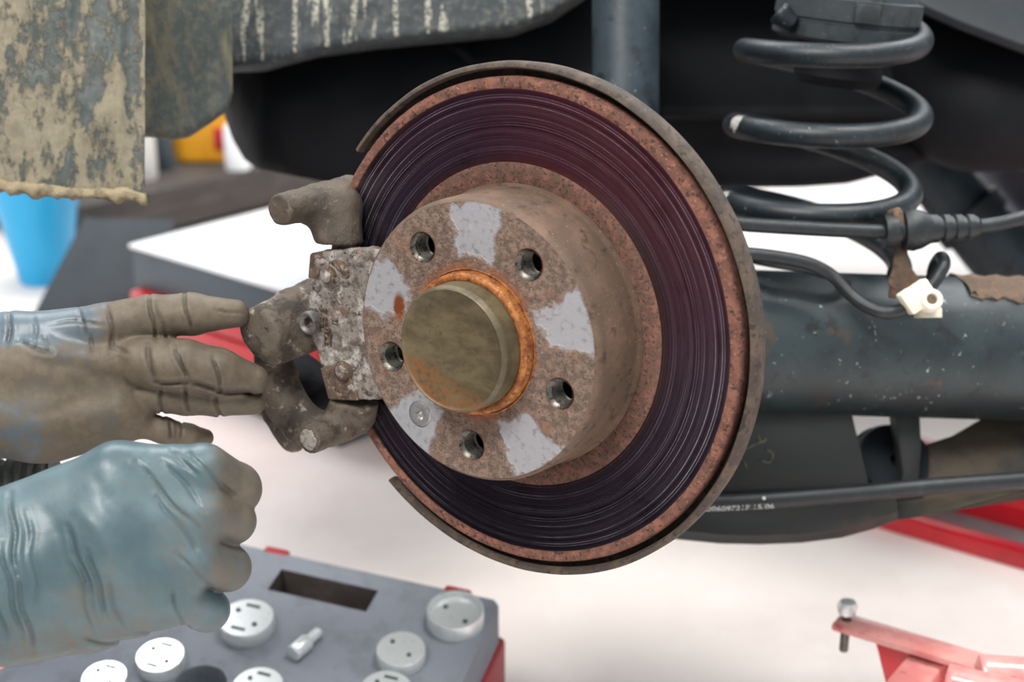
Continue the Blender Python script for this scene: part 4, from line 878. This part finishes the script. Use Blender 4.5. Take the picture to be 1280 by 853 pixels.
# blue bucket on the floor
bk = FL(57, 350); bs_ = (np.linalg.norm(bk-C0))/F
bucket = thing('bucket', 'bright blue plastic bucket on the floor below the mud flap', 'bucket', loc=bk)
r0b, r1b, hb_ = 29*bs_, 56*bs_, 150*bs_
obj('bucket_shell', xf(lathe([(0, 0), (r0b, 0), (r0b*1.03, .004), (r1b, hb_), (r1b*.96, hb_), (r0b*.96, .008), (0, .008)], 48), Matrix.Translation(bk)), m_blue, bucket)
obj('bucket_rim', xf(lathe([(r1b*.95, hb_), (r1b*1.05, hb_), (r1b*1.05, hb_-.012), (r1b*.98, hb_-.012), (r1b*.95, hb_)], 48), Matrix.Translation(bk)), m_blue, bucket)
bp = [FL(46, 396), FL(186, 398)]; bu = nrm(bp[1]-bp[0]); lean = nrm(np.array([.10, .28, .36]))
solid('leaning_board', prism([bp[0], bp[1], bp[1]+lean*.17, bp[0]+lean*.17+bu*.03], nrm(np.cross(lean, bu))*.018*np.sign(nrm(np.cross(lean, bu))[2]), .003), worn('dark_grey_board', (58, 64, 70), [((44, 46, 50), 9, .45, .7), ((72, 66, 62), 20, .6, .75)], .7), 'dark grey board leaning beside the white-lidded chest near blue bucket', 'board')
# cans and bottles on the bench
p = onbench(262, .16); s_ = np.linalg.norm(p-C0)/F
can = thing('yellow_canister', 'yellow plastic canister on the dark workbench', 'canister', loc=p)
f_can = lambda P: smax(np.maximum(np.abs(P[..., 0]+.25*(P[..., 2]-.08))-.058, np.abs(P[..., 1])-.045)-.012, np.abs(P[..., 2]-.085)-.085, .012)
V, Q = nets(f_can, (-.13, -.08, -.02), (.13, .08, .20), .008); obj('can_body', (V+p, Q), m_yellow, can, angle=0)
obj('can_spout', rtube(p+np.array([.0, 0, .165]), p+np.array([-.02, 0, .20]), .018, .016, 20), m_white, can)
obj('can_label', box((.03, -.062, .03), (.056, -.057, .075), np.array(Matrix.Translation(p)), .001), m_red, can)
def bottle(px, back, r, h, mt, capm, name, label):
    p = onbench(px, back); t = thing(name, label, 'bottle', loc=p)
    obj('bottle_body', xf(lathe([(0, 0), (r*.95, 0), (r, .006), (r, h*.66), (r*.8, h*.76), (r*.4, h*.83), (r*.4, h*.9), (0, h*.9)], 32), Matrix.Translation(p)), mt, t)
    obj('bottle_cap', xf(lathe([(0, h*.88), (r*.48, h*.88), (r*.48, h), (0, h)], 24), Matrix.Translation(p)), capm, t)
bottle(180, .10, .030, .20, m_white, m_red, 'spray_bottle', 'slim white bottle beside the mud flap edge on workbench')
bottle(206, .14, .024, .15, m_apron, m_dark, 'spray_bottle', 'dark grey bottle between white bottle and yellow canister')
bottle(300, .03, .026, .12, m_tabletop, m_blue, 'spray_bottle', 'white bottle with blue cap right of the yellow canister')
p = onbench(384, .10)
gl_ = thing('yellow_rag', 'crumpled yellow rag at the far end of the workbench', 'rag', loc=p)
V, Q = nets(lambda P: smax(np.sqrt((P[..., 0]/.06)**2+(P[..., 1]/.05)**2+(P[..., 2]/.04)**2)*.04-.04+.006*np.sin(90*P[..., 0]+30*P[..., 1])*np.cos(70*P[..., 1]), -P[..., 2], .004), (-.09, -.08, -.01), (.09, .08, .07), .005)
obj('rag_cloth', (V+p, Q), m_yellow, gl_, angle=0)

# red floor rail at right
r0, r1 = FL(1075, 655), FL(1300, 720); rd = nrm(r1-r0); RM = np.eye(4); RM[:3, 0] = rd; RM[:3, 1] = np.cross([0, 0, 1], rd); RM[:3, 3] = r0
rail = thing('floor_rail', 'long red floor rail with grey stripe at right', 'rail', m=RM)
obj('front_lip', box((-.02, 0, 0), (.9, .020, .022), None, .003), m_red, rail, True)
obj('grey_channel', box((-.02, .020, 0), (.9, .075, .010), None, .002), m_greyrail, rail, True)
obj('rail_body', box((-.02, .075, 0), (.9, .135, .045), None, .008), m_red, rail, True)
obj('rear_lip', box((-.02, .135, 0), (.9, .155, .055), None, .003), m_red, rail, True)
# red jack at the lower right corner
m_jack = worn('jack_red_painted_sheen', (206, 128, 124), [((220, 158, 152), 20, .42, .65), ((170, 70, 74), 60, .60, .72)], .32, Coat_Weight=.6)  # pale pink paints the bright reflection on upward faces into the red
ZJ = .17
jp = lambda x, y, z=ZJ: FL(x, y, z)
jack = thing('floor_jack', 'glossy red floor jack frame at lower right corner', 'jack', loc=FL(1180, 870))
j0, j1 = jp(1046, 772), jp(1420, 884); jd = nrm(j1-j0); jn = np.cross([0, 0, 1], jd)
def jb(a, b, w, z0, z1, bw=.002): M = np.eye(4); d = nrm(b-a); M[:3, 0] = d; M[:3, 1] = np.cross([0, 0, 1], d); M[:3, 3] = (a[0], a[1], 0); return box((0, -w, z0), (np.linalg.norm(b-a), w, z1), M, bw)
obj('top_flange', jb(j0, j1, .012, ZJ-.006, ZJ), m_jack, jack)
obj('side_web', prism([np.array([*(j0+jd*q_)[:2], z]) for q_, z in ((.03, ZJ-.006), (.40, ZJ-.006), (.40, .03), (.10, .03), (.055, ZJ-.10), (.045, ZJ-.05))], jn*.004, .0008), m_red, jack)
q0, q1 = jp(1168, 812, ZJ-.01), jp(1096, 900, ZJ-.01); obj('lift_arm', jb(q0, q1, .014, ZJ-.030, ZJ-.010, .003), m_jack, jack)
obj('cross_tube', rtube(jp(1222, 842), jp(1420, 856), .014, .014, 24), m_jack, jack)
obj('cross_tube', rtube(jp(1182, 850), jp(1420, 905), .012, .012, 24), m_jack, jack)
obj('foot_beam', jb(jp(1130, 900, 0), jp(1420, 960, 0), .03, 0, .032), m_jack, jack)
jbolt = jp(1058, 775); pin = obj('bolt', rtube(jbolt+np.array([0, 0, -.028]), jbolt+np.array([0, 0, .010]), .0035, .0035, 16, .001), m_bore, jack)
obj('bolt_cap', xf(lathe([(0, .018), (.006, .016), (.008, .011), (.007, .006), (0, .005)], 20), Matrix.Translation(jbolt)), m_zinc, pin)

# unseen red cabinet off to the left, added to redden the disc's reflection
cb = thing('added_red_cabinet', 'unseen red cabinet with drawers added for the red disc reflection', 'cabinet', loc=(-1.9, -.15, 0))
obj('cabinet_body', box((-2.15, -.75, .10), (-1.70, .45, 1.0), None, .01), m_red, cb)
for i in range(5):
    z = .14+i*.165; dr = obj('drawer', box((-1.70, -.72, z), (-1.68, .42, z+.15), None, .004), m_red, cb); obj('handle', box((-1.68, -.66, z+.12), (-1.665, .36, z+.135), None, .004), m_zinc, dr)
for x in (-2.1, -1.76):
    for y in (-.68, .38): obj('caster', xf(lathe([(0, -.015), (.045, -.015), (.05, -.01), (.05, .01), (.045, .015), (0, .015)], 24), frame((x, y, .05), (0, 1, 0))), m_dark, cb)
